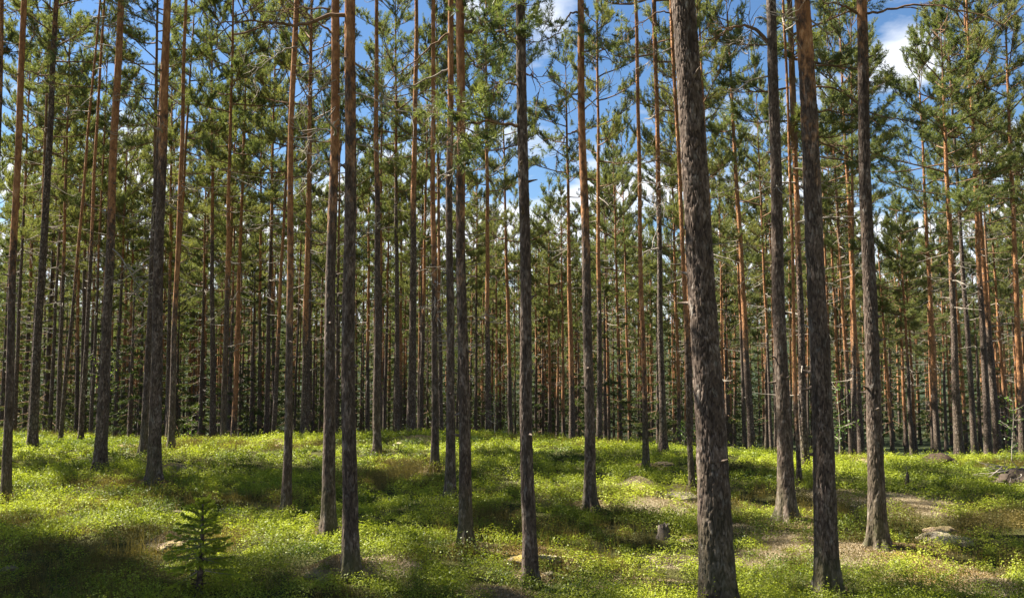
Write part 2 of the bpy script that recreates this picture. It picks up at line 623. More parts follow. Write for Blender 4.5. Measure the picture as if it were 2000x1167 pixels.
def needles(geo, r, P0, P1, K, ln, wd, mat_i, spread=0.9, tint_mu=0.5, along=(0.05, 1.0)):
    """K needles round each twig P0->P1, as thin triangles."""
    P0, P1 = np.asarray(P0), np.asarray(P1)
    n = len(P0)
    t = r.uniform(along[0], along[1], (n, K, 1))
    b = P0[:, None] + (P1 - P0)[:, None] * t
    d = unit(P1 - P0)[:, None]
    rnd = r.normal(size=(n, K, 3))
    rnd -= (rnd * d).sum(-1, keepdims=True) * d
    q = unit(unit(rnd) * spread + d * r.uniform(0.25, 1.1, (n, K, 1)))
    L = ln * r.uniform(0.7, 1.15, (n, K, 1))
    side = unit(np.cross(q, r.normal(size=(n, K, 3)))) * wd * 0.5
    v = np.stack([b - side, b + side, b + q * L], 2).reshape(-1, 3)
    f = np.arange(len(v)).reshape(-1, 3)
    tw = np.clip(r.normal(tint_mu, 0.25, (n, 1, 1)) + r.normal(0, 0.12, (n, K, 1)), 0, 1)
    geo.add(v, f, mat_i, tint=np.repeat(tw.reshape(-1), 3))


def rot_about(v, axis_, ang):
    axis_ = axis_ / (np.linalg.norm(axis_) + 1e-9)
    return v * math.cos(ang) + np.cross(axis_, v) * math.sin(ang) + axis_ * (axis_ @ v) * (1 - math.cos(ang))


def limb_path(r, p, d, L, n=6, sag=0.0, lift=0.0, wob=0.06):
    pts = [np.array(p, float)]
    d = np.array(d, float)
    for k in range(n):
        s = (k + 1) / n
        d = unit(d + np.array([0, 0, -sag + (sag + lift) * s * 1.3]) / n * 2 + r.normal(size=3) * wob)
        pts.append(pts[-1] + d * L / n)
    return np.array(pts)


def pine_crown(seed, L, maxlen, low=False, dead=4.0, K=30, dens=1.0):
    """living crown on a stem from z=0 to z=L, and bare dead limbs down to z=-dead. Slots: 0 limb, 1 needles, 2 dead wood"""
    r = np.random.default_rng(seed)
    g = Geo()
    a, b = [], []
    nl = int((L / 0.21) * dens)
    phi = r.uniform(0, 6.28)
    lop = r.uniform(0, 6.28)
    for k in range(nl):
        t = min(0.985, (k + r.uniform(-0.4, 0.4)) / nl + 0.005)
        z = max(0.0, t) * L
        phi += 2.4 + r.normal(0, 0.35)
        pr = np.interp(t, [0, 0.12, 0.35, 0.65, 0.85, 1], [0.55, 0.9, 1.0, 0.72, 0.42, 0.13])
        ll = maxlen * pr * r.uniform(0.6, 1.12) * (1 + 0.22 * math.cos(phi - lop))
        if t < 0.3 and r.random() < 0.3:
            continue
        el = R(np.interp(t, [0, 0.3, 0.7, 1], [-8, 12, 30, 58])) + r.normal(0, 0.14)
        d = np.array([math.cos(phi) * math.cos(el), math.sin(phi) * math.cos(el), math.sin(el)])
        path = limb_path(r, (0, 0, z), d, ll, 6, 0.12 if t < 0.4 else 0.02, 0.28)
        r0 = 0.009 + 0.009 * ll
        v, f = tube_geo(path, np.linspace(r0, 0.005, 7), 4 if low else 5)
        g.add(v, f, 0)
        ns = max(3, int(ll * (12.5 if not low else 8)))
        for q in range(ns):
            s = 0.30 + 0.7 * (q + r.random()) / ns
            i0 = min(5, int(s * 6))
            p = path[i0] + (path[i0 + 1] - path[i0]) * (s * 6 - i0)
            dd = unit(path[i0 + 1] - path[i0])
            sd = rot_about(dd, np.array([0, 0, 1.0]), r.choice([-1, 1]) * r.uniform(0.4, 1.15))
            sd = unit(sd + np.array([0, 0, r.uniform(0.0, 0.6)]))
            sl_ = (0.22 + 0.26 * ll * (1.15 - s)) * r.uniform(0.6, 1.2)
            sub = limb_path(r, p, sd, sl_, 3, 0.0, 0.2, 0.1)
            if not low:
                v, f = tube_geo(sub, np.linspace(0.008, 0.003, 4), 3)
                g.add(v, f, 0)
            for h in range(r.integers(4, 6) if not low else 4):
                u0 = r.uniform(0.2, 1.0)
                i1 = min(2, int(u0 * 3))
                p0 = sub[i1] + (sub[i1 + 1] - sub[i1]) * (u0 * 3 - i1)
                td = unit(unit(sub[i1 + 1] - sub[i1]) + r.normal(size=3) * 0.5 + np.array([0, 0, 0.25]))
                a.append(p0)
                b.append(p0 + td * r.uniform(0.10, 0.24))
    v, f = tube_geo(np.array([[0, 0, z] for z in np.linspace(0, L, 5)]), np.linspace(0.05, 0.008, 5), 5)
    g.add(v, f, 0)
    a.append(np.array([0, 0, L - 0.15]))
    b.append(np.array([0, 0, L + 0.12]))
    needles(g, r, a, b, K, 0.068, 0.0088 if not low else 0.024, 1, 0.9, 0.5)
    for k in range(int(dead * (4.2 if not low else 2.2))):
        z = -dead * r.random() ** 1.3
        phi = r.uniform(0, 6.28)
        el = r.uniform(-0.35, 0.25)
        ll = r.uniform(0.25, 1.5) * (1 + z / dead * 0.6)
        d = np.array([math.cos(phi) * math.cos(el), math.sin(phi) * math.cos(el), math.sin(el)])
        path = limb_path(r, (0, 0, z), d, ll, 5, 0.25, 0.1, 0.13)
        v, f = tube_geo(path, np.linspace(0.016, 0.004, 6), 4)
        g.add(v, f, 2)
        for q in range(int(ll * 4)):
            i0 = r.integers(1, 6)
            sd = unit(r.normal(size=3) + unit(path[i0] - path[i0 - 1]) * 0.8)
            sub = limb_path(r, path[i0], sd, ll * r.uniform(0.15, 0.4), 3, 0.1, 0.0, 0.2)
            v, f = tube_geo(sub, np.linspace(0.007, 0.0025, 4), 3)
            g.add(v, f, 2)
    return g.mesh('pine_crown_mesh', [LIMB, NEEDLE, DEAD])


CROWNS = [pine_crown(100 + k, 6.6 + 1.6 * (k % 4) / 3, 1.75 + 0.45 * ((k * 7) % 5) / 4, False, 3.6, 48) for k in range(12)] + [pine_crown(150 + k, 6.8, 1.75, False, 3.0, 44, 1.5) for k in range(3)]
CROWN_LEN = [6.6 + 1.6 * (k % 4) / 3 for k in range(12)] + [6.8] * 3
LOWCROWNS = [pine_crown(200 + k, 7.0, 1.9, True, 3.0, 13) for k in range(6)]


def dead_branch_mesh(seed, L, r0=0.014, mat_=DEAD, twigs=8, sag=0.25):
    r = np.random.default_rng(seed)
    g = Geo()
    path = limb_path(r, (0, 0, 0), (1, 0, r.uniform(-0.1, 0.25)), L, 8, sag, 0.15, 0.12)
    v, f = tube_geo(path, np.linspace(r0, 0.003, 9), 6)
    g.add(v, f, 0)
    for q in range(twigs):
        i0 = r.integers(2, 9)
        sd = unit(r.normal(size=3) * np.array([0.6, 1, 0.8]) + unit(path[i0] - path[i0 - 1]) * 0.9)
        sub = limb_path(r, path[i0], sd, L * r.uniform(0.12, 0.38), 4, 0.1, 0.0, 0.2)
        v, f = tube_geo(sub, np.linspace(r0 * 0.45, 0.002, 5), 4)
        g.add(v, f, 0)
        if r.random() < 0.6:
            s2 = limb_path(r, sub[2], unit(sd + r.normal(size=3) * 0.7), L * 0.12, 3, 0, 0, 0.2)
            v, f = tube_geo(s2, np.linspace(r0 * 0.3, 0.0015, 4), 3)
            g.add(v, f, 0)
    return g.mesh('dead_branch_mesh', [mat_])


DEADS = [dead_branch_mesh(300 + k, 0.35 + 0.2 * (k % 5), 0.009 + 0.002 * (k % 4), DEAD, 5 + k % 5) for k in range(10)]


# ------------------------------------------------------------------ trunks
def trunk_radius(z, H, rb):
    return rb * (0.74 * np.clip(1 - 0.86 * z / H, 0.04, 1) + 0.26 * np.exp(-np.maximum(z, 0) / 0.9) + 0.42 * np.exp(-np.maximum(z, -0.1) / 0.13))


def trunk_mesh(seed, H, Ht, rb, oz, near=0, bow=0.0, bow_h=8.0, ph=0.0):
    """stem from -0.3 m to Ht; near 0..2 sets how much bark relief is modelled"""
    r = np.random.default_rng(seed)
    if near == 2:
        sides = 150
        zs = np.concatenate([np.arange(-0.3, 5.6, 0.013), np.arange(5.6, Ht, 0.2), [Ht]])
    elif near == 1:
        sides = 72
        zs = np.concatenate([np.arange(-0.3, 7.2, 0.022), np.arange(7.2, Ht, 0.2), [Ht]])
    else:
        sides = 14
        zs = np.concatenate([np.array([-0.6, -0.2, 0.0, 0.1, 0.25, 0.5]), np.linspace(0.9, Ht, 26)])
    th = np.arange(sides) * 2 * math.pi / sides
    Zg, Th = np.meshgrid(zs, th, indexing='ij')
    rad = trunk_radius(Zg, H, rb)
    # root flare is lobed
    lob = 1 + 0.30 * np.exp(-np.maximum(Zg, 0) / 0.17) * (0.6 * np.sin(Th * 4 + seed) + 0.5 * np.sin(Th * 7 + seed * 3)) + 0.02 * np.sin(Th * 2 + Zg * 0.7 + seed) + 0.012 * np.sin(Zg * 2.3 + seed)
    rad = rad * lob
    plate = np.ones_like(rad)
    cell = np.full_like(rad, 0.5)
    org = sstep(oz - 2.6, oz + 2.2, Zg) * 1.0
    if near:
        cw, ch = (0.042, 0.115) if near == 2 else (0.034, 0.085)
        ncol = max(6, int(round(2 * math.pi * rb * 0.8 / cw)))
        U = Th / (2 * math.pi) * ncol
        cxn, sxn = np.cos(Th), np.sin(Th)
        wx = fbm(cxn * 4.1 + seed, sxn * 4.1, Zg * 7, 3)
        wy = fbm(cxn * 4.1 - seed, sxn * 4.1 + 9, Zg * 6, 3)
        U = U + wx * 1.3 + 0.25 * fbm(cxn * 14, sxn * 14 + seed, Zg * 30, 2)
        V = Zg / ch + wy * 1.2 + 0.12 * fbm(cxn * 16, sxn * 16 - seed, Zg * 34, 2)
        ui, vi = np.floor(U), np.floor(V)
        f1 = np.full(U.shape, 9.0)
        f2 = np.full(U.shape, 9.0)
        cid = np.zeros(U.shape)
        for a in (-1, 0, 1):
            for b in (-1, 0, 1):
                cu = np.mod(ui + a, ncol)
                hx = hash3(cu, vi + b, np.full(U.shape, seed % 997))
                hy = hash3(cu, vi + b, np.full(U.shape, seed % 991 + 1000))
                d = np.hypot(ui + a + hx - U, vi + b + hy - V)
                hc = hash3(cu, vi + b, np.full(U.shape, seed % 983 + 2000))
                closer = d < f1
                f2 = np.where(closer, f1, np.minimum(f2, d))
                cid = np.where(closer, hc, cid)
                f1 = np.where(closer, d, f1)
        plate = sstep(0.02, 0.20, f2 - f1)
        cell = cid
        amp = (0.0085 if near == 2 else 0.0065) * (1 - 0.6 * org) * np.clip(rb / 0.12, 0.6, 1.6)
        rad = rad + amp * (plate * (0.55 + 0.75 * cid) - 0.6) + amp * 0.5 * fbm(cxn * 30 + seed, sxn * 30, Zg * 26, 3) * 1.2
        plate = plate * (0.75 + 0.25 * cid)
    b = bow * np.sin(np.pi * np.clip(Zg / bow_h, 0, 1)) ** 2
    b = b + (0.012 * np.sin(Zg * 0.9 + seed) + 0.006 * np.sin(Zg * 2.2 + seed * 2)) * np.clip(Zg, 0, 1) * np.clip((Ht - Zg) / 3, 0, 1)
    x = rad * np.cos(Th) + b
    y = rad * np.sin(Th)
    g = Geo()
    n = len(zs)
    i, j = np.meshgrid(np.arange(n - 1), np.arange(sides), indexing='ij')
    j2 = (j + 1) % sides
    f = np.stack([i * sides + j, i * sides + j2, (i + 1) * sides + j2, (i + 1) * sides + j], -1).reshape(-1, 4)
    g.add(np.stack([x, y, Zg], -1).reshape(-1, 3), f, 0, orange=org.ravel(), plate=plate.ravel(), cell=cell.ravel(), foot=np.exp(-np.maximum(Zg, 0) / 0.5).ravel())
    if near:        # broken stubs and knots where branches fell off
        for q in range(int(r.integers(9, 16))):
            z = r.uniform(1.0, 6.8)
            ph_ = r.uniform(0, 6.28)
            rr = float(trunk_radius(np.array(z), H, rb))
            d = np.array([math.cos(ph_), math.sin(ph_), r.uniform(-0.2, 0.5)])
            ln = r.uniform(0.02, 0.10)
            bx = bow * math.sin(math.pi * min(z / bow_h, 1)) ** 2
            P = np.array([bx, 0, z]) + d * np.array([[rr * 0.8], [rr + 0.004], [rr + ln * 0.6], [rr + ln]]) + r.normal(0, 0.003, (4, 3))
            v_, f_ = tube_geo(P, [0.022, 0.015, 0.009, 0.004], 7)
            g.add(v_, f_, 0, orange=0.0, plate=0.8, cell=0.9, foot=0.0)
    return g.mesh('pine_trunk_mesh', [BARK_N if near else BARK])


TREES = []      # every pine: dict with object, projected x at the crest row, depth, width


def build_pine(base, lean, H, rb, label=None, seed=0, oz=None, crown_z=None, crown_s=None, near=0, bow=0.0, group=None, deads=0, variant=None, rot=0.0):
    """lean = dx/dz in the plane facing the camera"""
    r = np.random.default_rng(seed + 5000)
    cz = crown_z if crown_z is not None else H * r.uniform(0.42, 0.55)
    oz = oz if oz is not None else r.uniform(3.5, 6.5)
    root = thing('pine_tree', label or '', 'tree', base, group)
    root.rotation_euler = (0, math.atan(lean), 0)
    k = variant if variant is not None else int(r.integers(0, 12))
    Lc = H - cz
    obj('trunk', trunk_mesh(seed, H, cz + Lc * 0.72, rb, oz, near, bow, cz * 0.97), root)
    s = Lc / CROWN_LEN[k]
    c = obj('crown', CROWNS[k], root, (0, 0, cz), (0, 0, rot))
    ws = crown_s
    c.scale = (ws, ws, s)
    for q in range(deads):
        z = cz * r.uniform(0.30, 0.98)
        ph = r.uniform(0, 6.28)
        rr = float(trunk_radius(np.array(z), H, rb)) * 0.8
        b = bow * math.sin(math.pi * min(z / (cz * 0.97), 1)) ** 2
        obj('dead_branch', DEADS[int(r.integers(0, 10))], root, (rr * math.cos(ph) + b, rr * math.sin(ph), z), (0, r.uniform(-0.2, 0.3), ph), r.uniform(0.6, 1.25))
    TREES.append(dict(o=root, base=np.array(base), rb=rb, lean=lean, H=H, oz=oz, cz=cz, seed=seed))
    return root


# measured in the photograph: (x_hi, y_hi, x_lo, y_lo, base seen?, width at the low point, options)
MEAS = [
    # ---- the near pines whose feet stand in the berry shrubs
    dict(k='edge', p=(2, 0, -14, 985), b=1, w=22, oz=6, l='dark thin strip of pine trunk cut by the left edge of the photo'),
    dict(k='T1', p=(45.5, 0, 11, 975), b=1, w=23, oz=3.6, n=1, l='pine with orange upper trunk standing nearest the left edge'),
    dict(k='T2', p=(100, 200, 63, 874), b=1, w=25, oz=9, l='dark slanting grey pine, thickest between the left edge pine and the stout leaning one'),
    dict(k='T6', p=(160, 400, 118, 864), b=1, w=11, oz=4, l='thin pine leaning furthest to the right near the left edge'),
    dict(k='T8', p=(182, 400, 158, 862), b=1, w=13, oz=5, l='dark slim pine at the crest just left of the big leaning pine'),
    dict(k='T11', p=(234, 60, 195, 917), b=1, w=29, oz=4.4, n=1, d=5, l='stout leaning pine with red upper bark, its foot left of the flat boulder'),
    dict(k='T15', p=(308, 300, 279, 886), b=1, w=18, oz=7, n=1, d=10, l='pale barked pine with bare twigs right behind the tall dark pine'),
    dict(k='T16', p=(325, 0, 300, 940), b=1, w=33, oz=5.5, n=1, d=9, l='tall dark pine bristling with bare twigs, right of the flat boulder'),
    dict(k='T18', p=(359, 150, 334, 871), b=1, w=17, oz=3.2, n=1, d=4, l='orange topped pine just right of the tall dark twiggy pine'),
    dict(k='T27', p=(452, 165, 437, 856), b=1, w=17, oz=5, n=1, d=4, l='grey pine on the crest, foot on a round clump, left of a bright orange one'),
    dict(k='T28', p=(472, 400, 457, 853), b=0, w=12, oz=1.6, l='slim bright orange pine just right of the grey crest pine'),
    dict(k='T35', p=(556, 400, 534, 853), b=1, w=14, oz=4, l='pine on the crest immediately left of the slender wavy pine'),
    dict(k='T36', p=(586, 0, 558, 998), b=1, w=22, oz=3.0, n=1, d=9, bow=-0.05, l='slenderest near pine, thin and slightly wavy with orange upper bark'),
    dict(k='T38', p=(602, 400, 594, 848), b=0, w=16, oz=3.5, d=3, l='reddish pine on the crest just right of the slender wavy pine'),
    dict(k='T42', p=(646, 0, 641, 1038), b=1, w=34, oz=4.0, n=1, d=8, bow=0.05, l='flaky barked pine directly left of the pine on the needle mound'),
    dict(k='T43', p=(682, 0, 685, 1113), b=1, w=41, oz=4.2, n=2, d=5, l='sturdy dark pine rooted in the brown needle mound'),
    dict(k='T45', p=(736, 200, 737, 881), b=1, w=21, oz=6, n=1, d=4, l='straight grey pine standing alone right of the needle mound pine, foot on the crest'),
    dict(k='T52', p=(809, 350, 803, 850), b=0, w=18, oz=6, l='thick dark pine beyond the crest among a tight cluster of trunks'),
    dict(k='T56', p=(846, 50, 849, 914), b=1, w=20, oz=3.6, n=1, d=9, l='pine with a tangle of bare twigs at mid height, left of the close pair'),
    dict(k='T58', p=(880, 0, 879, 973), b=1, w=25, oz=4.8, n=1, d=5, l='darker rear trunk of the close pair of pines'),
    dict(k='T59', p=(897, 0, 910, 1066), b=1, w=33, oz=3.8, n=2, d=6, l='front trunk of the close pair of pines, orange above and brown below'),
    dict(k='T64', p=(980, 120, 998, 856), b=0, w=11, oz=4.0, top=105, l='tall slim pine whose pointed crown shows whole against blue sky'),
    dict(k='T65', p=(1013.5, 0, 1037, 1130), b=1, w=37, oz=6.5, n=2, d=5, l='dark rough pine in front of the orange mossy stones'),
    dict(k='T72', p=(1107, 250, 1118, 868), b=0, w=14, oz=3.2, top=75, l='mid sized pine with pointed crown, just left of the smooth dark pine'),
    dict(k='T74', p=(1134, 0, 1153, 984), b=1, w=29, oz=4.0, n=1, d=4, l='smooth straight pine, dark below and red above, without low twigs'),
    dict(k='T77', p=(1203, 400, 1210, 870), b=0, w=9, oz=1.2, l='pale orange slim pine, brightest trunk right of the smooth dark pine'),
    dict(k='T82', p=(1246, 230, 1262, 914), b=1, w=16, oz=1.7, d=3, l='vivid orange pine with a dark foot standing before the crest'),
    dict(k='T83', p=(1284, 300, 1296, 880), b=1, w=20, oz=5, d=4, l='grey pine on the crest right of the vivid orange pine'),
    dict(k='T84', p=(1312, 300, 1328, 880), b=0, w=10, oz=3.5, l='narrow brown pine between the grey crest pine and the broad furrowed pine'),
    dict(k='T85', p=(1316, 100, 1352, 951), b=1, w=15, oz=2.6, d=5, l='orange pine half hidden behind the left side of the broad furrowed pine'),
    dict(k='T86', p=(1336, 0, 1405, 1186), b=1, w=86, oz=9.5, n=2, d=2, l='broad furrowed pine, by far the thickest trunk of all'),
    dict(k='T87', p=(1368, 86, 1407, 880), b=0, w=15, oz=2.0, l='orange pine emerging behind the right side of the broad furrowed pine'),
    dict(k='T91', p=(1425, 110, 1469.5, 897), b=0, w=16, oz=4.5, d=3, l='leaning pine with sunlit grey foot, right of the broad furrowed pine'),
    dict(k='T94', p=(1504, 0, 1537, 1006), b=1, w=41, oz=8.5, n=1, d=4, l='grey furrowed pine directly left of the near black pine'),
    dict(k='T95', p=(1533, 60, 1561, 941), b=1, w=11, oz=1.6, d=8, l='thinnest near pine, pinkish, squeezed between grey and near black pines'),
    dict(k='T95b', p=(1547, 150, 1573, 912), b=1, w=23, oz=4.2, d=3, cz=5.6, H=13.5, wide=1.5, l='wide crowned orange pine partly hidden behind the near black pine'),
    dict(k='T96', p=(1569, 0, 1618, 1152), b=1, w=58, oz=4.6, n=2, d=2, l='near black thick pine, its foot lowest right of the broad furrowed one'),
    dict(k='T101', p=(1655, 350, 1682, 889), b=0, w=14, oz=3.4, l='orange topped pine just left of the half sunlit rough pine'),
    dict(k='T102', p=(1682, 0, 1714, 1056), b=1, w=41, oz=5.6, n=2, d=2, l='half sunlit pine with rough scaly bark, rightmost of the near trunks'),
    dict(k='T113', p=(1810, 450, 1832, 896), b=0, w=13, oz=3.4, l='stout red pine beyond the crest, left of the dark ant heap'),
    dict(k='T116', p=(1848, 300, 1874, 903), b=0, w=18, oz=5.5, top=20, l='pine with a thin spire top against blue sky on the right'),
    dict(k='T118', p=(1865, 285, 1906, 906), b=0, w=13, oz=14, l='thin pale grey trunk leaning left beside the spire topped pine'),
    dict(k='T120', p=(1905, 360, 1931.7, 908), b=0, w=15, oz=6, l='left one of two dark pines standing close together near the right edge'),
    dict(k='T121', p=(1909, 360, 1950.6, 906), b=0, w=16, oz=5, l='right one of two dark pines standing close together near the right edge'),
    dict(k='T126', p=(1966, 100, 1999, 908), b=0, w=15, oz=2.5, top=-60, l='tall orange pine with dense bushy crown at the right edge'),
]
# ---- trunks beyond the crest: x at y=400 (or given row), x at the crest row, width, orange height
BACK = [(57, 600, 46, 858, 10, 5), (32.5, 640, 31, 860, 9, 8), (117, 600, 111, 850, 8, 6), (151, 600, 149, 853, 10, 3), (181, 600, 177, 853, 9, 5),
        (198, 670, 190, 853, 9, 5), (245, 600, 237, 849, 8, 2.4), (227, 750, 225, 850, 4, 5), (279, 600, 272, 850, 8, 6), (332, 600, 324, 847, 9, 4),
        (354, 660, 349, 849, 6, 4), (360, 650, 358, 849, 5, 4), (371, 620, 370, 845, 6, 3), (380, 600, 377, 850, 4, 5), (399, 600, 389, 847, 8, 5),
        (404, 600, 397, 847, 7, 3), (413, 600, 415, 847, 13, 6), (433, 600, 427, 852, 7, 2), (475, 690, 470, 850, 6, 4), (485, 700, 482, 850, 5, 4),
        (491, 600, 490, 850, 7, 5), (497, 740, 496, 850, 5, 4), (507, 600, 506, 850, 10, 4), (526, 600, 520, 850, 12, 7), (536, 600, 528, 850, 7, 2),
        (588, 600, 582, 847, 6, 1.8), (618, 690, 617, 844, 5, 4), (629, 640, 627.6, 844, 6, 3), (640.6, 600, 639, 845, 7, 2.5), (668, 600, 667, 845, 4, 2),
        (719, 600, 717.5, 845, 10, 3), (748.6, 740, 748.6, 840, 5, 4), (757, 600, 751, 840, 9, 5), (774, 600, 776, 846, 13, 7), (782.6, 610, 782.6, 840, 8, 2),
        (791, 600, 789, 840, 6, 3), (800, 600, 799, 840, 4, 2), (819, 600, 817.6, 847, 7, 3), (828, 600, 822, 848, 11, 4), (834, 710, 833, 847, 4, 4),
        (863, 730, 862, 847, 4, 4), (932, 634, 930, 852, 5, 5), (944, 600, 942, 850, 6, 2.4), (952, 600, 954, 852, 13, 4), (969.5, 634, 970.5, 852, 7, 3),
        (1047, 600, 1047, 860, 8, 5), (1062, 750, 1061, 855, 7, 4), (1072.7, 627, 1073.7, 862, 9, 3), (1079, 670, 1080.5, 862, 4, 2), (1084, 737, 1085, 862, 5, 3),
        (1091, 670, 1088.5, 862, 8, 3), (1097.5, 600, 1101, 860, 9, 1.8), (1127.5, 617, 1128, 864, 6, 3), (1170, 600, 1171.5, 869, 13, 5), (1187, 737, 1188, 866, 4, 3),
        (1197, 620, 1199, 864, 5, 3), (1227, 650, 1231, 871, 5, 2), (1247.6, 635, 1247.6, 871, 6, 3), (1265, 740, 1267, 876, 4, 2), (1273, 760, 1274, 876, 4, 2),
        (1313, 640, 1316, 876, 5, 1.5), (1338, 640, 1341, 880, 5, 4), (1411, 634, 1420, 885, 6, 4), (1425.6, 696, 1430, 895, 5, 1.6), (1444, 600, 1456, 893, 10, 6),
        (1486.6, 634, 1493.5, 891, 6, 2), (1480, 640, 1484, 891, 4, 3), (1497.6, 600, 1497, 891, 8, 5), (1615, 600, 1625, 888, 10, 6), (1628.6, 600, 1643, 888, 9, 2),
        (1649, 651, 1656, 885, 6, 3), (1664.6, 720, 1670, 874, 6, 1.8), (1723, 754, 1725, 888, 4, 3), (1728, 696, 1743.5, 886, 9, 1.9), (1736.6, 686, 1747, 888, 6, 3),
        (1757, 600, 1771, 895, 9, 2), (1765, 600, 1782.6, 895, 10, 5), (1772, 600, 1790, 898, 8, 1.6), (1788, 703, 1801, 895, 4, 3), (1806.6, 686, 1813, 891, 5, 3),
        (1812, 600, 1822, 891, 7, 2.5), (1842.6, 669, 1849, 895, 7, 5), (1849, 690, 1861, 895, 6, 1.6), (1872, 662, 1890.6, 902, 9, 2.2), (1902.6, 634, 1918, 905, 6, 5),
        (1945.5, 600, 1971, 905, 9, 3), (1954, 600, 1975, 905, 6, 1.6), (1969.5, 686, 1987, 905, 5, 2), (1983, 600, 1996, 905, 10, 2.5), (1837, 720, 1840, 893, 4, 2),
        (1860, 740, 1866, 897, 4, 2), (1957, 700, 1962, 903, 5, 3)]

KEYED = {}


def place(p, seen_base, wpx, diam=None):
    """foot position, lean and foot radius from the trunk's line in the photo"""
    xh, yh, xl, yl = p
    q = hit(xl, yl) if seen_base else None
    if q is not None:
        d = q[1]
    else:
        d = (diam or 0.23) * F / wpx
    lo, hi = at_depth(xl, yl, d), at_depth(xh, yh, d)
    lean = (hi[0] - lo[0]) / (hi[2] - lo[2])
    x = lo[0]
    for _ in range(4):
        z = float(ground(np.array(x), np.array(d)))
        x = lo[0] + lean * (z - lo[2])
    rb = wpx * d / F / 2
    rb = rb / (1.17 if seen_base else 0.86)
    return np.array([x, d, z]), lean, rb, d


SPECS = []


def pine(base, lean, H, rb, label=None, seed=0, oz=None, crown_z=None, crown_s=None, near=0, bow=0.0, group=None, deads=0, variant=None, wide=1.0):
    r = np.random.default_rng(seed + 9000)
    cz = crown_z if crown_z is not None else H * r.uniform(0.42, 0.55)
    ws = (crown_s or r.uniform(0.85, 1.15)) * wide
    SPECS.append(dict(base=np.array(base, float), lean=lean, H=H, rb=rb, label=label, seed=seed, oz=oz, cz=cz, ws=ws, near=near, bow=bow, group=group, deads=deads, variant=variant if variant is not None else int(r.integers(0, 12)), rot=r.uniform(0, 6.28), key=None, out=False))


for n, t in enumerate(MEAS):
    r = np.random.default_rng(900 + n)
    base, lean, rb, d = place(t['p'], t['b'], t['w'], r.uniform(0.22, 0.27))
    H = t.get('H', r.uniform(16.3, 18.6))
    hi_ = t['b'] and d < 15 and 'H' not in t
    H = H + 1.2 if hi_ else H
    if 'top' in t:
        H = at_depth(t['p'][0], t['top'], d)[2] - base[2]
    o = pine(base, lean, H, rb, t['l'], 1000 + n, t['oz'], t.get('cz') or (H * r.uniform(0.60, 0.68) if hi_ else None), 0.72 if hi_ else None, t.get('n', 0), t.get('bow', 0.0), None, t.get('d', 0), None, t.get('wide', 1.0))
    SPECS[-1]['key'] = t['k']
for n, (xh, yh, xl, yl, wpx, oz) in enumerate(BACK):
    r = np.random.default_rng(1900 + n)
    base, lean, rb, d = place((xh, yh, xl, yl), 0, wpx, r.uniform(0.21, 0.25))
    if d > 62:
        k = 62 / d * r.uniform(0.9, 1.0)
        base, lean, rb, d = place((xh, yh, xl, yl), 0, wpx, 0.23 * k)
    Hb = r.uniform(15.8, 18.8)
    if 1715 < xh < 1838:
        Hb = r.uniform(11.5, 13.5)
    elif 1040 < xh < 1105:
        Hb = r.uniform(12.5, 14.5)
    pine(base, lean * 0.8, Hb, rb, None, 2000 + n, oz + 0.5 + 1.8 * (xl < 860), None, None, 0, 0.0, 'pines standing beyond the crest')  # orange starts higher on left trunks: their deep shade put into bark colour

# ---- more of the same stand between and behind the measured ones
placed = [t['base'][:2] for t in SPECS]


def free(x, y, dmin):
    return all((x - q[0]) ** 2 + (y - q[1]) ** 2 > dmin * dmin for q in placed)


r = np.random.default_rng(77)
n_fill = 0
while n_fill < 122:
    u = r.uniform(-60, 2060)
    y = r.uniform(20, 48) if u < 900 and n_fill % 2 else r.uniform(24, 66)
    x = (u - CX) / F * y
    if y < 50 and (930 < u < 1165 or 1680 < u < 1850) or not free(x, y, 1.35):
        continue
    placed.append((x, y))
    z = float(ground(np.array(x), np.array(y)))
    pine((x, y, z), r.normal(0, 0.014), r.uniform(14.5, 18.5), r.uniform(0.085, 0.13), None, 3000 + n_fill, r.uniform(2.0, 6.5) + 3.0 * (u < 950), group='pines standing beyond the crest')  # left trunks stay brown higher up, shade there painted into the bark
    n_fill += 1

# ---- the pines outside the frame on the sun's side. Their crowns, and those of the near pines, throw the
# bands of shade seen on the ground: choose crowns and places so that sun and shade fall as in the photo.
LIT = [(25, 872, 195, 890), (30, 922, 250, 985), (100, 980, 500, 1035), (100, 985, 500, 1030), (500, 1015, 640, 1080), (345, 1040, 390, 1110), (345, 1030, 390, 1100), (330, 1035, 500, 1055), (330, 872, 500, 903), (500, 862, 640, 890), (720, 862, 840, 900),
       (510, 990, 560, 1010), (500, 1010, 640, 1085), (700, 1045, 830, 1090), (720, 960, 860, 980), (940, 915, 1010, 942), (930, 1060, 1010, 1090), (1045, 930, 1135, 975),
       (1165, 940, 1350, 978), (1165, 942, 1350, 976), (1050, 935, 1130, 970), (1180, 945, 1340, 972), (1050, 1060, 1300, 1105), (1055, 1012, 1250, 1028), (1430, 892, 1500, 906), (1430, 925, 1500, 950), (1440, 1055, 1590, 1110),
       (1625, 892, 1690, 928), (1725, 900, 1900, 925), (1640, 960, 1695, 985), (1730, 962, 1800, 985), (1640, 1060, 1700, 1105), (1730, 1035, 1900, 1100), (1900, 985, 1980, 1008), (345, 1060, 385, 1100), (350, 1100, 390, 1130)]
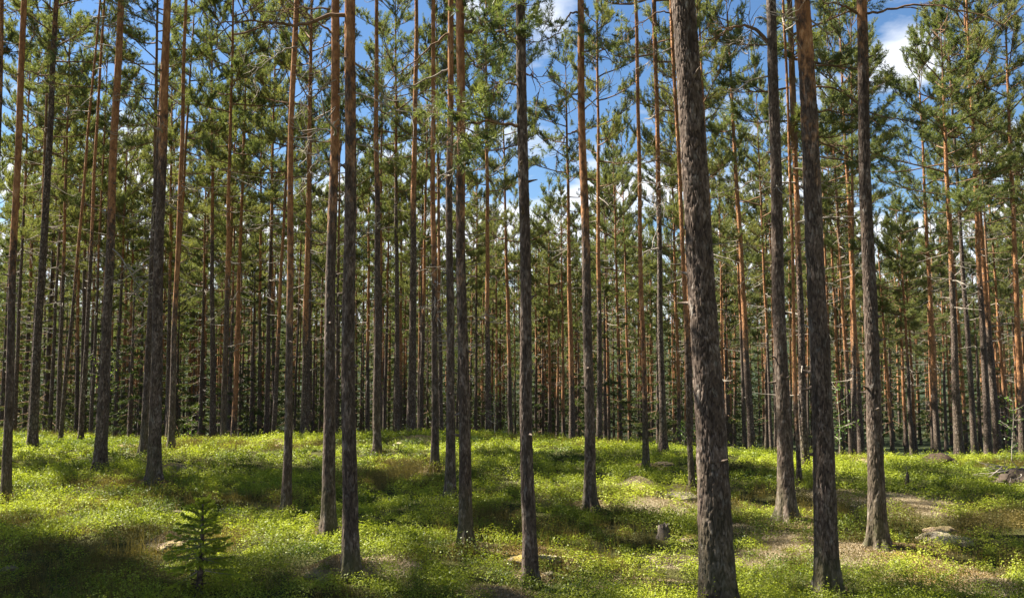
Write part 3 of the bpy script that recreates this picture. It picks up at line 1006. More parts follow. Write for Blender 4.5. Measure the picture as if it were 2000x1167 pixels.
DARK = [(30, 896, 190, 915), (340, 907, 520, 925), (350, 947, 540, 976), (0, 1000, 60, 1060), (70, 1035, 270, 1060), (0, 1110, 300, 1160), (300, 1115, 540, 1160), (540, 1118, 1000, 1160),
        (575, 905, 625, 985), (705, 908, 790, 950), (700, 985, 860, 1035), (930, 948, 1010, 1045), (1040, 880, 1130, 922), (1165, 885, 1250, 925), (1045, 982, 1340, 1000),
        (1060, 1033, 1260, 1052), (1000, 1120, 1350, 1160), (1430, 909, 1500, 919), (1625, 932, 1690, 955), (1800, 950, 1990, 975), (1905, 1015, 1990, 1055), (1630, 990, 1690, 1010),
        (1450, 1128, 1990, 1160)]
TGT = []
for boxes, val in ((LIT, 1.0), (DARK, -1.0)):
    for (x0, y0, x1, y1) in boxes:
        nx_, ny_ = max(2, int((x1 - x0) / 24)), max(2, int((y1 - y0) / 14))
        for u in np.linspace(x0, x1, nx_):
            for v in np.linspace(y0, y1, ny_):
                q = hit(u, v, 0.1)
                if q is not None:
                    TGT.append((*q, (val if val > 0 else 1.2 * val) / math.sqrt(nx_ * ny_) * 2.5))
for k, wt in (('T102', 1.6), ('T86', 1.8), ('T94', 0.9), ('T82', 0.5), ('T59', 0.4), ('T91', 0.5), ('T16', 0.3), ('T43', 0.3)):
    t = next(q for q in SPECS if q['key'] == k)
    for z in np.linspace(0.3, 3.6, 8):
        TGT.append((t['base'][0] + t['lean'] * z - t['rb'] * 1.3, t['base'][1], t['base'][2] + z, wt))
TGT = np.array(TGT)


from mathutils.bvhtree import BVHTree


def bvh_of(me):
    n = len(me.vertices)
    V = np.empty(n * 3, np.float32)
    me.vertices.foreach_get('co', V)
    return BVHTree.FromPolygons(V.reshape(-1, 3).tolist(), [tuple(p.vertices) for p in me.polygons])


BVH = {}
JIT = np.random.default_rng(3).normal(size=(5, 3)) * 0.07


def shade(q, cz=None, ws=None, variant=None, rot=None):
    """share of the sun that this pine's crown takes from each target point, by casting rays through the crown itself"""
    cz = q['cz'] if cz is None else cz
    ws = q['ws'] if ws is None else ws
    k = q['variant'] if variant is None else variant
    rot = q['rot'] if rot is None else rot
    if k not in BVH:
        BVH[k] = bvh_of(CROWNS[k])
    b = q['base']
    sz = (q['H'] - cz) / CROWN_LEN[k]
    out = np.zeros(len(TGT))
    zm = b[2] + cz + (q['H'] - cz) * 0.45
    t = (zm - TGT[:, 2]) / sun_dir[2]
    ax_ = b[0] + q['lean'] * (zm - b[2])
    ex, ey = TGT[:, 0] + sun_dir[0] * t - ax_, TGT[:, 1] + sun_dir[1] * t - b[1]
    hd = sun_dir[:2] / np.hypot(*sun_dir[:2])
    near_ = np.nonzero((np.abs(ex * hd[1] - ey * hd[0]) < 2.6 * ws) & (np.abs(ex * hd[0] + ey * hd[1]) < 6.5 + 2.6 * ws))[0]
    if not len(near_):
        return out
    M = Matrix.Translation(Vector(b)) @ Matrix.Rotation(math.atan(q['lean']), 4, 'Y') @ Matrix.Translation((0, 0, cz)) @ Matrix.Rotation(rot, 4, 'Z') @ Matrix.Diagonal((ws, ws, sz, 1))
    Mi = M.inverted()
    d = (Mi.to_3x3() @ Vector(sun_dir)).normalized()
    for i in near_:
        c = 0
        for j in JIT:
            o_ = Mi @ Vector(TGT[i, :3] + j)
            c += BVH[k].ray_cast(o_, d)[0] is not None
        out[i] = c / 5
    return out


def gain(T):
    return float((TGT[:, 3] * T).sum())


T = np.ones(len(TGT))
adj = []
for q in SPECS:
    b = q['base']
    if q['key'] and b[1] < 24 and q['key'] not in ('T95b', 'T27'):
        adj.append(q)
    else:
        T = T * (1 - shade(q))
sh = [shade(q) for q in adj]
r = np.random.default_rng(21)
for sweep in range(3):
    for i, q in enumerate(adj):
        rest = T * np.prod([1 - a for j, a in enumerate(sh) if j != i], axis=0)
        best = (gain(rest * (1 - sh[i])), q['cz'], q['ws'], q['variant'], q['rot'], sh[i])
        for czf in (0.58, 0.68, 0.77):
            for ws in (0.42, 0.7, 1.0, 1.3):
                for _ in range(2):
                    k, ro = int(r.integers(0, 15)), r.uniform(0, 6.28)
                    a = shade(q, q['H'] * czf, ws, k, ro)
                    sc = gain(rest * (1 - a))
                    if sc > best[0] + 1e-6:
                        best = (sc, q['H'] * czf, ws, k, ro, a)
        _, q['cz'], q['ws'], q['variant'], q['rot'], sh[i] = best
T = T * np.prod([1 - a for a in sh], axis=0)
n_out = 0
while n_out < 24:
    best = (gain(T) + 0.04,)
    for _ in range(220):
        y = r.uniform(3, 30)
        x = -(0.645 * y + 1.3) - r.uniform(0, 14)
        if not free(x, y, 1.4):
            continue
        H = r.uniform(15, 18.5)
        q = dict(base=np.array([x, y, float(ground(np.array(x), np.array(y)))]), lean=0.0, H=H, cz=H * r.choice([0.45, 0.58, 0.68]), ws=r.choice([0.6, 0.8, 1.0, 1.3]), variant=int(r.integers(12, 15)), rot=r.uniform(0, 6.28))
        a = shade(q)
        sc = gain(T * (1 - a))
        if sc > best[0]:
            best = (sc, q, a)
    if len(best) == 1:
        break
    sc, q, a = best
    T = T * (1 - a)
    placed.append(q['base'][:2])
    pine(q['base'], 0.0, q['H'], 0.12, 'tall pine growing outside the photo on the sunny side of the stand', 4000 + n_out, None, q['cz'], q['ws'], group='pines outside the photo', variant=q['variant'])
    SPECS[-1].update(out=True, rot=q['rot'])
    n_out += 1
print('light plan', n_out, 'lit', T[TGT[:, 3] > 0].mean(), 'dark', T[TGT[:, 3] < 0].mean())

# ---- unseen pines added behind the camera and to the right to screen the sky
n_back = 0
for _ in range(4000):
    if n_back >= 22:
        break
    y = r.uniform(-14, 12)
    x = r.uniform(-9, 16)
    if abs(x) < 0.66 * y + 1.6 or math.hypot(x, y) < 2.2 or (x < 0 and y > -1) or not free(x, y, 2.6):
        continue
    placed.append((x, y))
    z = float(ground(np.array(x), np.array(y)))
    pine((x, y, z), r.normal(0, 0.012), r.uniform(15, 18), r.uniform(0.1, 0.15), 'tall pine growing outside the photo behind or right of the viewer', 4500 + n_back, None, r.uniform(4.5, 6.5), 1.35, group='pines around the viewer', variant=12 + n_back % 3)
    SPECS[-1]['out'] = True
    n_back += 1

for q in SPECS:
    build_pine(q['base'], q['lean'], q['H'], q['rb'], q['label'], q['seed'], q['oz'], q['cz'], q['ws'], q['near'], q['bow'], q['group'], q['deads'], q['variant'], rot=q['rot'])
    TREES[-1]['out'] = q['out']
    if q['key']:
        TREES[-1]['key'] = q['key']
        KEYED[q['key']] = TREES[-1]

# ---- labels for the trunks beyond the crest: counted from the near trunks
ANCH = [('edge', 'the left edge'), ('T2', 'the dark slanting pine'), ('T11', 'the stout leaning pine'), ('T16', 'the tall dark twiggy pine'),
        ('T27', 'the grey crest pine'), ('T36', 'the slender wavy pine'), ('T43', 'the needle mound pine'), ('T45', 'the lone straight grey pine'),
        ('T56', 'the twig tangle pine'), ('T59', 'the close pair of pines'), ('T65', 'the dark rough pine'), ('T74', 'the smooth straight pine'),
        ('T82', 'the vivid orange pine'), ('T86', 'the broad furrowed pine'), ('T94', 'the grey furrowed pine'), ('T96', 'the near black pine'), ('T102', 'the half sunlit pine'),
        ('T116', 'the spire topped pine'), ('T121', 'the two close dark pines')]
ORD = 'first second third fourth fifth sixth seventh eighth ninth tenth eleventh twelfth thirteenth fourteenth fifteenth sixteenth seventeenth eighteenth nineteenth twentieth'.split()


def row_x(t, v=760):
    b = t['base']
    p = at_depth(CX, v, b[1])
    return project((b[0] + t['lean'] * (p[2] - b[2]), b[1], p[2]))[0]


ax = [(row_x(KEYED[k]), ph) for k, ph in ANCH]
cells = {}
for t in TREES:
    if t.get('key') or t.get('out'):
        continue
    x = row_x(t)
    w_ = 2 * t['rb'] * F / t['base'][1]
    cls = 'mid' if w_ >= 9.5 else 'slim' if t['base'][1] < 45 else 'far'
    i = max([k for k in range(len(ax)) if ax[k][0] <= x] or [0])
    cells.setdefault((i, cls, t['oz'] < 3.6), []).append((x, t))
NAME = {'mid': ['medium thick pine', 'brown'], 'slim': ['slim pine', 'brown'], 'far': ['thin distant pine', 'brown']}
for (i, cls, org), L in cells.items():
    L.sort(key=lambda q: q[0])
    half = (len(L) + 1) // 2 if i + 1 < len(ax) else len(L)
    for n, (x, t) in enumerate(L):
        col = ('orange' if org else 'brown') + ' '
        nm = NAME[cls][0].replace('pine', col + 'pine')
        if n < half:
            t['o']['label'] = f'{ORD[n]} {nm} right of {ax[i][1]}, beyond the crest'
        else:
            t['o']['label'] = f'{ORD[len(L) - 1 - n]} {nm} left of {ax[i + 1][1]}, beyond the crest'

# ------------------------------------------------------------------ single limbs that cross the upper part of the photo
def limb_on(key, pts, r0, tuft=0, live=False, tw=8, name=None):
    """a limb of one pine: a line of photo pixels at the tree's own depth, bent a little towards or away from the camera"""
    t = KEYED[key]
    r = np.random.default_rng(len(pts) * 31 + int(pts[0][0]) * 7 + int(pts[0][1]))
    d = t['base'][1]
    P = np.array([at_depth(u, v, d) for u, v in pts])
    off = r.uniform(-0.35, 0.35)
    s = np.linspace(0, 1, len(P))
    P[:, 1] += off * s
    # smooth the line
    k = np.linspace(0, len(P) - 1, (len(P) - 1) * 5 + 1)
    i0 = np.clip(np.floor(k).astype(int), 0, len(P) - 2)
    f = (k - i0)[:, None]
    pm = P[np.clip(i0 - 1, 0, None)]
    pn = P[np.clip(i0 + 2, None, len(P) - 1)]
    a, b = P[i0], P[i0 + 1]
    Q = 0.5 * (2 * a + (b - pm) * f + (2 * pm - 5 * a + 4 * b - pn) * f * f + (3 * a - pm - 3 * b + pn) * f ** 3)
    Q += r.normal(size=Q.shape) * 0.008
    g = Geo()
    n = len(Q)
    r0 = r0 * 0.72
    v, fc = tube_geo(Q, np.linspace(r0, r0 * 0.22, n), 7)
    g.add(v, fc, 0)
    L = np.linalg.norm(np.diff(Q, axis=0), axis=1).sum()
    A, B = [], []
    for q in range(tw):
        i = r.integers(int(n * 0.25), n)
        dd = unit(Q[i] - Q[i - 1])
        sd = unit(dd * 0.9 + r.normal(size=3) * 0.7)
        sub = limb_path(r, Q[i], sd, min(0.7, L * r.uniform(0.12, 0.35)), 4, 0.05, 0.15, 0.18)
        v, fc = tube_geo(sub, np.linspace(r0 * 0.32, 0.003, 5), 4)
        g.add(v, fc, 0)
        for h in range(3):
            s2 = limb_path(r, sub[r.integers(1, 5)], unit(sd + r.normal(size=3) * 0.7), r.uniform(0.1, 0.28), 3, 0, 0.1, 0.2)
            v, fc = tube_geo(s2, np.linspace(0.005, 0.002, 4), 3)
            g.add(v, fc, 0)
            for e in range(tuft):
                p0 = s2[r.integers(1, 4)]
                A.append(p0)
                B.append(p0 + unit(unit(s2[3] - s2[2]) + r.normal(size=3) * 0.5) * r.uniform(0.1, 0.18))
    if A:
        needles(g, r, A, B, 42, 0.07, 0.008, 1, 0.9, 0.25)
    me = g.mesh('limb_mesh', [LIMB if live else DEAD, NEEDLE], True)
    root = t['o']
    M = Matrix.Translation(Vector(t['base'])) @ root.rotation_euler.to_matrix().to_4x4()
    me.transform(M.inverted())
    return obj(name or ('branch' if live or tuft else 'dead_branch'), me, root)


limb_on('T43', [(684, 30), (640, 38), (600, 58), (560, 63), (500, 63), (440, 72)], 0.028, 0, True, 9)
limb_on('T42', [(648, 64), (622, 45), (600, 28), (588, -10)], 0.02, 0, True, 5)
limb_on('T42', [(646, 15), (600, 16), (545, 18), (500, 20)], 0.016, 0, True, 6)
limb_on('T42', [(648, 255), (625, 252), (600, 265), (580, 300)], 0.013, 0, False, 5)
limb_on('T42', [(650, 315), (625, 315), (606, 330), (596, 360)], 0.012, 0, False, 5)
limb_on('T42', [(648, 172), (615, 176), (592, 190), (585, 225)], 0.012, 0, False, 6)
limb_on('T42', [(648, 85), (634, 84), (628, 110), (632, 150), (640, 190)], 0.013, 0, False, 6)
limb_on('T36', [(584, 90), (555, 105), (520, 140), (500, 165)], 0.014, 0, False, 6)
limb_on('T59', [(903, 62), (930, 58), (955, 48), (985, 25), (1000, -5)], 0.03, 2, True, 12)
limb_on('T59', [(905, 92), (920, 110), (938, 122), (945, 133)], 0.012, 2, True, 5)
limb_on('T58', [(880, 65), (850, 85), (815, 118), (770, 150), (742, 190)], 0.022, 1, True, 12)
limb_on('T58', [(880, 133), (850, 145), (800, 165), (765, 180), (740, 205)], 0.02, 0, False, 9)
limb_on('T58', [(884, 178), (865, 180), (848, 200), (838, 225)], 0.012, 0, False, 5)
limb_on('T59', [(902, 250), (880, 258), (862, 280), (850, 305)], 0.012, 0, False, 6)
limb_on('T65', [(1012, 88), (985, 72), (962, 70), (940, 66)], 0.03, 2, True, 8)
limb_on('T65', [(1014, 168), (990, 165), (972, 166), (966, 182)], 0.016, 1, True, 4)
limb_on('T65', [(1016, 246), (985, 244), (950, 240), (912, 247), (892, 258)], 0.024, 2, True, 12)
limb_on('T65', [(1030, 145), (1042, 150), (1055, 165), (1065, 182)], 0.012, 0, True, 3)
limb_on('T65', [(1012, 12), (1030, 10), (1045, 2)], 0.012, 1, True, 3)
limb_on('T74', [(1128, 24), (1112, 30), (1098, 50), (1085, 70), (1062, 82), (1036, 88)], 0.02, 2, True, 12)
limb_on('T74', [(1143, 102), (1160, 98), (1178, 102), (1190, 125), (1204, 150)], 0.016, 1, True, 6)
limb_on('T74', [(1143, 62), (1158, 66), (1172, 90)], 0.012, 1, True, 5)
limb_on('T74', [(1128, 182), (1108, 192), (1090, 208), (1062, 218)], 0.018, 1, True, 5)
limb_on('T74', [(1128, 256), (1108, 264), (1096, 285), (1088, 300)], 0.016, 1, True, 5)
limb_on('T94', [(1498, 80), (1475, 58), (1450, 50), (1425, 55), (1400, 72), (1384, 76)], 0.034, 0, True, 10)
limb_on('T94', [(1502, 45), (1482, 30), (1470, 60), (1468, 95), (1480, 150)], 0.013, 0, False, 6)
limb_on('T94', [(1500, 88), (1465, 60), (1430, 85), (1405, 95)], 0.012, 0, False, 5)
limb_on('T96', [(1556, 35), (1535, 45), (1515, 58), (1506, 75)], 0.018, 0, False, 4)
limb_on('T102', [(1672, 24), (1645, 18), (1615, 18), (1585, 26)], 0.022, 1, True, 5)
limb_on('T102', [(1693, 27), (1730, 23), (1770, 16), (1810, 20), (1860, 33), (1905, 46), (1940, 66)], 0.02, 0, True, 7)
limb_on('T95b', [(1588, 222), (1625, 215), (1665, 228), (1700, 232)], 0.024, 2, True, 14)
limb_on('T95b', [(1588, 275), (1625, 292), (1665, 322), (1700, 330)], 0.026, 2, True, 12)
limb_on('T95b', [(1588, 130), (1640, 125), (1690, 150), (1740, 160)], 0.024, 3, True, 16)
limb_on('T95b', [(1590, 170), (1640, 180), (1700, 225), (1770, 240), (1810, 245)], 0.026, 3, True, 18)
limb_on('T85', [(1316, 28), (1290, 22), (1262, 38), (1235, 55), (1218, 66)], 0.018, 1, True, 8)
limb_on('T85', [(1318, 92), (1290, 105), (1275, 112), (1258, 140)], 0.012, 0, False, 6)
limb_on('T85', [(1325, 340), (1300, 345), (1285, 360), (1272, 390), (1266, 405)], 0.012, 0, False, 4)
limb_on('T16', [(322, 170), (295, 168), (270, 178), (250, 186)], 0.015, 0, True, 7)
limb_on('T16', [(320, 252), (300, 255), (270, 266), (250, 274)], 0.014, 0, False, 6)
limb_on('T16', [(324, 30), (300, 26), (275, 38), (250, 52)], 0.014, 1, True, 9)
limb_on('T1', [(48, 48), (62, 62), (75, 80)], 0.012, 1, True, 4)
limb_on('T1', [(46, 138), (70, 142), (95, 152), (115, 172)], 0.014, 1, True, 6)
limb_on('T1', [(40, 20), (20, 25), (0, 12)], 0.013, 1, True, 5)
for k, z0, z1, n, side in (('T16', 2.6, 4.4, 9, math.pi), ('T15', 2.2, 3.6, 6, math.pi), ('T56', 2.0, 3.3, 12, 0.0)):
    t = KEYED[k]
    r = np.random.default_rng(int(z0 * 100))
    for q in range(n):
        ph = side + r.normal(0, 0.6)
        obj('dead_branch', DEADS[int(r.integers(0, 10))], t['o'], (0.06 * math.cos(ph), 0.06 * math.sin(ph), r.uniform(z0, z1)), (0, r.uniform(-0.3, 0.7), ph), r.uniform(0.5, 0.9))

# ------------------------------------------------------------------ spruces under the pines
def spruce_crown(seed, H, maxlen, K=16, frond=1.0, step=0.11):
    r = np.random.default_rng(seed)
    g = Geo()
    a, b = [], []
    n = int(H / step)
    phi = 0
    for k in range(n):
        t = (k + 0.5) / n
        phi += 2.4 + r.normal(0, 0.3)
        ll = maxlen * (1 - t) ** 0.8 * r.uniform(0.7, 1.1) + 0.06
        el = np.interp(t, [0, 0.5, 1], [-0.30, -0.08, 0.6]) + r.normal(0, 0.08)
        d = np.array([math.cos(phi) * math.cos(el), math.sin(phi) * math.cos(el), math.sin(el)])
        path = limb_path(r, (0, 0, t * H), d, ll, 5, 0.25, 0.2, 0.05)
        v, f = tube_geo(path, np.linspace(0.006 + 0.006 * ll, 0.003, 6), 4)
        g.add(v, f, 0)
        m = max(4, int(ll * 13))
        for q in range(m):
            s = 0.2 + 0.8 * (q + 0.5) / m
            i0 = min(4, int(s * 5))
            p = path[i0] + (path[i0 + 1] - path[i0]) * (s * 5 - i0)
            dd = unit(path[i0 + 1] - path[i0])
            sd = unit(rot_about(dd, np.array([0, 0, 1.0]), (1 if q % 2 else -1) * r.uniform(0.5, 0.9)) + np.array([0, 0, -0.25 * frond]))
            sl_ = (0.10 + 0.28 * ll * (1.1 - s)) * r.uniform(0.7, 1.1)
            a.append(p)
            b.append(p + sd * sl_)
        a.append(path[3])
        b.append(path[5] + unit(path[5] - path[4]) * 0.08)
    a.append(np.array([0, 0, H - 0.2]))
    b.append(np.array([0, 0, H + 0.15]))
    return g, a, b, r


SPR = []
for k in range(4):
    g, a, b, r = spruce_crown(600 + k, 5.0, 1.15)
    needles(g, r, a, b, 36, 0.055, 0.018, 1, 0.8, 0.45)
    SPR.append(g.mesh('spruce_crown_mesh', [LIMB, SPRUCE]))


def spruce(u, v, d, H, label, k, wide=1.0):
    p = at_depth(u, v, d)
    z = float(ground(np.array(p[0]), np.array(d)))
    root = thing('spruce_tree', label, 'tree', (p[0], d, z), 'spruces growing under the pines')
    g = Geo()
    zs = np.linspace(-0.2, H * 0.96, 14)
    vv, f = tube_geo(np.stack([0 * zs, 0 * zs, zs], -1), np.interp(zs, [-0.2, H], [0.012 * H + 0.02, 0.01]), 9)
    g.add(vv, f, 0, orange=0.0, plate=1.0, foot=0.0)
    obj('trunk', g.mesh('spruce_trunk_mesh', [BARK]), root)
    c = obj('crown', SPR[k % 4], root, (0, 0, H * 0.12), (0, 0, k * 1.3))
    s = H * 0.88 / 5.0
    c.scale = (s * wide, s * wide, s)
    return root


SPRUCES = [(255, 800, 26, 5.8, 'spruce with sunlit drooping twigs right of the stout leaning pine'), (60, 800, 31, 7.5, 'dark spruce just right of the left edge pine'),
           (30, 800, 40, 9.0, 'tall shaded spruce behind the left edge pine'), (205, 800, 36, 8.0, 'spruce rising behind the stout leaning pine'),
           (492, 800, 34, 8.0, 'narrow spruce midway between the grey crest pine and the slender wavy pine'), (612, 800, 38, 6.5, 'spruce showing just left of the flaky barked pine'),
           (770, 800, 46, 7.0, 'leafy green spruce left of the tight trunk cluster'), (1182, 800, 36, 8.5, 'dark slender spruce right of the smooth straight pine'),
           (1060, 800, 48, 8.0, 'spruce right of the dark rough pine'), (1285, 800, 42, 9.0, 'spruce behind the grey crest pine left of the broad furrowed pine'),
           (1420, 800, 44, 9.5, 'spruce showing right of the broad furrowed pine'), (1912, 800, 33, 6.5, 'spruce left of the two close dark pines near the right edge'),
           (1640, 800, 40, 8.0, 'spruce between the near black pine and the half sunlit pine'), (345, 800, 44, 9.0, 'spruce behind the orange topped pine near the tall twiggy pine'),
           (1740, 800, 55, 9.0, 'spruce far behind the half sunlit pine'), (930, 800, 50, 7.0, 'spruce right of the close pair of pines'),
           (125, 800, 46, 9.0, 'spruce between the thin leaning pine and the dark grey pine'), (560, 800, 52, 9.5, 'spruce hidden behind the slender wavy pine'),
           (90, 800, 36, 10.5, 'tall dark spruce behind the dark slanting pine'), (165, 800, 42, 10.0, 'dark spruce behind the thin pine leaning furthest right'),
           (285, 800, 40, 11.0, 'tall spruce behind the pale barked and tall dark pines'), (395, 800, 48, 10.5, 'spruce between the orange topped pine and the grey crest pine'),
           (460, 800, 50, 9.0, 'spruce behind the slim bright orange crest pine'), (520, 800, 45, 8.5, 'spruce just left of the pine beside the slender wavy pine'),
           (660, 800, 50, 10.0, 'spruce between the flaky barked pine and the needle mound pine'), (705, 800, 47, 8.0, 'spruce right of the needle mound pine'),
           (835, 800, 52, 8.5, 'spruce left of the twig tangle pine'), (1130, 800, 52, 9.0, 'spruce behind the smooth straight pine'),
           (1230, 800, 50, 8.0, 'spruce left of the vivid orange pine'), (1500, 800, 50, 9.5, 'spruce behind the grey furrowed pine'),
           (1585, 800, 54, 9.0, 'spruce behind the near black pine'), (1820, 800, 56, 9.0, 'spruce behind the stout red pine and ant heap'),
           (5, 800, 33, 9.0, 'shaded spruce cut by the left edge of the photo')]
for n, (u, v, d, H, l) in enumerate(SPRUCES):
    spruce(u, v, d, H, l, n, 0.9 + 0.3 * ((n * 37) % 10) / 10)

# ---- the little spruce in the foreground
base = hit(386, 1172, 0.0)
root = thing('spruce_sapling', 'little spruce sapling with fresh light green shoots growing in the berry shrubs', 'sapling', base)
r = np.random.default_rng(55)
HS = (1172 - 985) / F * base[1] * 1.02
g = Geo()
zs = np.linspace(-0.05, HS, 14)
st = np.stack([0.012 * np.sin(zs * 4) + 0.02 * zs / HS, 0 * zs, zs], -1)
vv, f = tube_geo(st, np.interp(zs, [0, 0.2, HS], [0.034, 0.024, 0.004]), 9)
g.add(vv, f, 0, orange=0.0, plate=1.0, foot=0.0)
for q in range(26):
    ph = r.uniform(0, 6.28)
    zq = r.uniform(0.0, 0.24)
    pth = limb_path(r, (0, 0, zq), (math.cos(ph), math.sin(ph), 0.1), r.uniform(0.04, 0.22), 3, 0.4, 0, 0.25)
    vv, f = tube_geo(pth, np.linspace(0.006, 0.002, 4), 4)
    g.add(vv, f, 0, orange=0.0, plate=1.0, foot=0.0)
obj('trunk', g.mesh('sapling_trunk_mesh', [BARK]), root)
a, b, na, nb = [], [], [], []
g = Geo()
for lv in range(12):
    t = lv / 11
    z = HS * (0.30 + 0.65 * t)
    nb_ = 7 if t < 0.8 else 5
    for q in range(nb_):
        ph = q * 6.283 / nb_ + lv * 0.7 + r.normal(0, 0.2)
        ll = (0.275 * (1 - t) ** 0.9 + 0.04) * r.uniform(0.5, 1.15) * (0.8 if lv < 2 else 1.0)
        if lv < 2 and r.random() < 0.4:
            continue
        el = np.interp(t, [0, 0.4, 1], [-0.12, 0.05, 0.75]) + r.normal(0, 0.1)
        d = np.array([math.cos(ph) * math.cos(el), math.sin(ph) * math.cos(el), math.sin(el)])
        pth = limb_path(r, (0.02 * z / HS, 0, z), d, ll, 5, 0.22, 0.12, 0.05)
        vv, f = tube_geo(pth, np.linspace(0.005, 0.0015, 6), 4)
        g.add(vv, f, 0)
        for s in range(1, 5):
            a.append(pth[s])
            b.append(pth[s + 1])
        m = max(2, int(ll * 27))
        for e in range(m):
            s = 0.25 + 0.75 * (e + 0.5) / m
            i0 = min(4, int(s * 5))
            p = pth[i0] + (pth[i0 + 1] - pth[i0]) * (s * 5 - i0)
            dd = unit(pth[i0 + 1] - pth[i0])
            sd = unit(rot_about(dd, np.array([0, 0, 1.0]), (1 if e % 2 else -1) * r.uniform(0.55, 0.9)) + np.array([0, 0, -0.1]))
            sl_ = (0.03 + 0.3 * ll * (1.1 - s)) * r.uniform(0.8, 1.2)
            a.append(p)
            b.append(p + sd * sl_)
            if r.random() < 0.85:
                na.append(p + sd * sl_)
                nb.append(p + sd * (sl_ + 0.035) + np.array([0, 0, -0.006]))
        na.append(pth[5])
        nb.append(pth[5] + unit(pth[5] - pth[4]) * 0.05 + np.array([0, 0, -0.01]))
a.append(np.array([0.02, 0, HS - 0.1]))
b.append(np.array([0.02, 0, HS + 0.02]))
needles(g, r, a, b, 40, 0.016, 0.0042, 1, 1.0, 0.45)
needles(g, r, na, nb, 60, 0.019, 0.0065, 1, 0.75, 0.95)
obj('crown', g.mesh('sapling_crown_mesh', [DEAD, SPROUT]), root)

# ---- broadleaf saplings on the crest
def sapling(u, v, d, H, label, seed, n=220, wide=0.35):
    r = np.random.default_rng(seed)
    p = at_depth(u, v, d)
    z = float(ground(np.array(p[0]), np.array(d)))
    root = thing('birch_sapling', label, 'sapling', (p[0], d, z), 'young broadleaf saplings')
    g = Geo()
    pth = limb_path(r, (0, 0, -0.1), (0, 0, 1), H, 7, 0, 0, 0.04)
    vv, f = tube_geo(pth, np.linspace(0.012, 0.003, 8), 5)
    g.add(vv, f, 0)
    tips = []
    for q in range(14):
        i0 = r.integers(2, 8)
        ph = r.uniform(0, 6.28)
        s = limb_path(r, pth[i0], (math.cos(ph), math.sin(ph), 0.5), wide * r.uniform(0.4, 1.1) * H * 0.6, 4, 0, 0, 0.12)
        vv, f = tube_geo(s, np.linspace(0.006, 0.002, 5), 4)
        g.add(vv, f, 0)
        tips.append(s)
    obj('stem', g.mesh('sapling_stem_mesh', [DEAD]), root)
    tips = np.concatenate(tips + [pth[3:]])
    g = Geo()
    c = tips[r.integers(0, len(tips), n)] + r.normal(size=(n, 3)) * 0.06
    leaf_quads(g, r, c, r.uniform(0.035, 0.055, n), unit(r.normal(size=(n, 3)) + np.array([0, 0, 1.2])), np.clip(r.normal(0.5, 0.3, n), 0, 1))
    obj('foliage', g.mesh('sapling_leaf_mesh', [BIRCH]), root)


def leaf_quads(g, r, c, size, nrm, tint, mat_i=0, asp=0.62):
    """pointed oval leaves, folded a little along the middle"""
    n = len(c)
    a = unit(np.cross(nrm, r.normal(size=(n, 3))))
    b = np.cross(nrm, a)
    size = np.asarray(size)[:, None]
    up = nrm * size * 0.10
    v = np.stack([c - a * size * 0.5, c + b * size * asp * 0.5 + up, c + a * size * 0.5, c - b * size * asp * 0.5 + up], 1).reshape(-1, 3)
    f = np.arange(4 * n).reshape(-1, 4)
    g.add(v, f, mat_i, tint=np.repeat(tint, 4))


for n, (u, d, H, l, k, wd) in enumerate([(1640, 17.5, 1.9, 'light green broadleaf sapling between the near black pine and the half sunlit pine', 260, 0.42),
                                         (966, 19.5, 1.6, 'small young sapling with bright leaves right of the close pair of pines', 90, 0.3),
                                         (375, 19.0, 0.75, 'tiny sapling on the crest between the orange topped and grey crest pines', 60, 0.3),
                                         (1975, 16.0, 1.3, 'leafy sapling at the foot of the trunks by the right edge', 110, 0.4),
                                         (1335, 18.0, 0.8, 'low leafy sapling just left of the broad furrowed pine', 110, 0.5),
                                         (205, 22.0, 2.6, 'sunlit leafy sapling against the foot of the stout leaning pine', 150, 0.3)]):
    sapling(u, 870, d, H, l, 700 + n, k, wd)

# ------------------------------------------------------------------ rocks, heaps, stumps, sticks
def rock_mesh(seed, sx_, sy_, sz_, m, rough=0.25, n=28):
    th = np.linspace(0, 2 * math.pi, n * 2, endpoint=False)
    ph = np.linspace(-0.5 * math.pi, 0.5 * math.pi, n)
    P, T = np.meshgrid(ph, th, indexing='ij')
    d = np.stack([np.cos(P) * np.cos(T), np.cos(P) * np.sin(T), np.sin(P)], -1)
    rr = 1 + rough * fbm(d[..., 0] * 1.6 + seed, d[..., 1] * 1.6, d[..., 2] * 1.6, 4) + 0.12 * fbm(d[..., 0] * 7 + seed, d[..., 1] * 9, d[..., 2] * 9, 3)
    v = d * rr[..., None] * np.array([sx_, sy_, sz_])
    i, j = np.meshgrid(np.arange(n - 1), np.arange(n * 2), indexing='ij')
    j2 = (j + 1) % (n * 2)
    w_ = n * 2
    f = np.stack([i * w_ + j, i * w_ + j2, (i + 1) * w_ + j2, (i + 1) * w_ + j], -1).reshape(-1, 4)
    g = Geo()
    g.add(v.reshape(-1, 3), f, 0)
    return g.mesh('rock_mesh', [m])


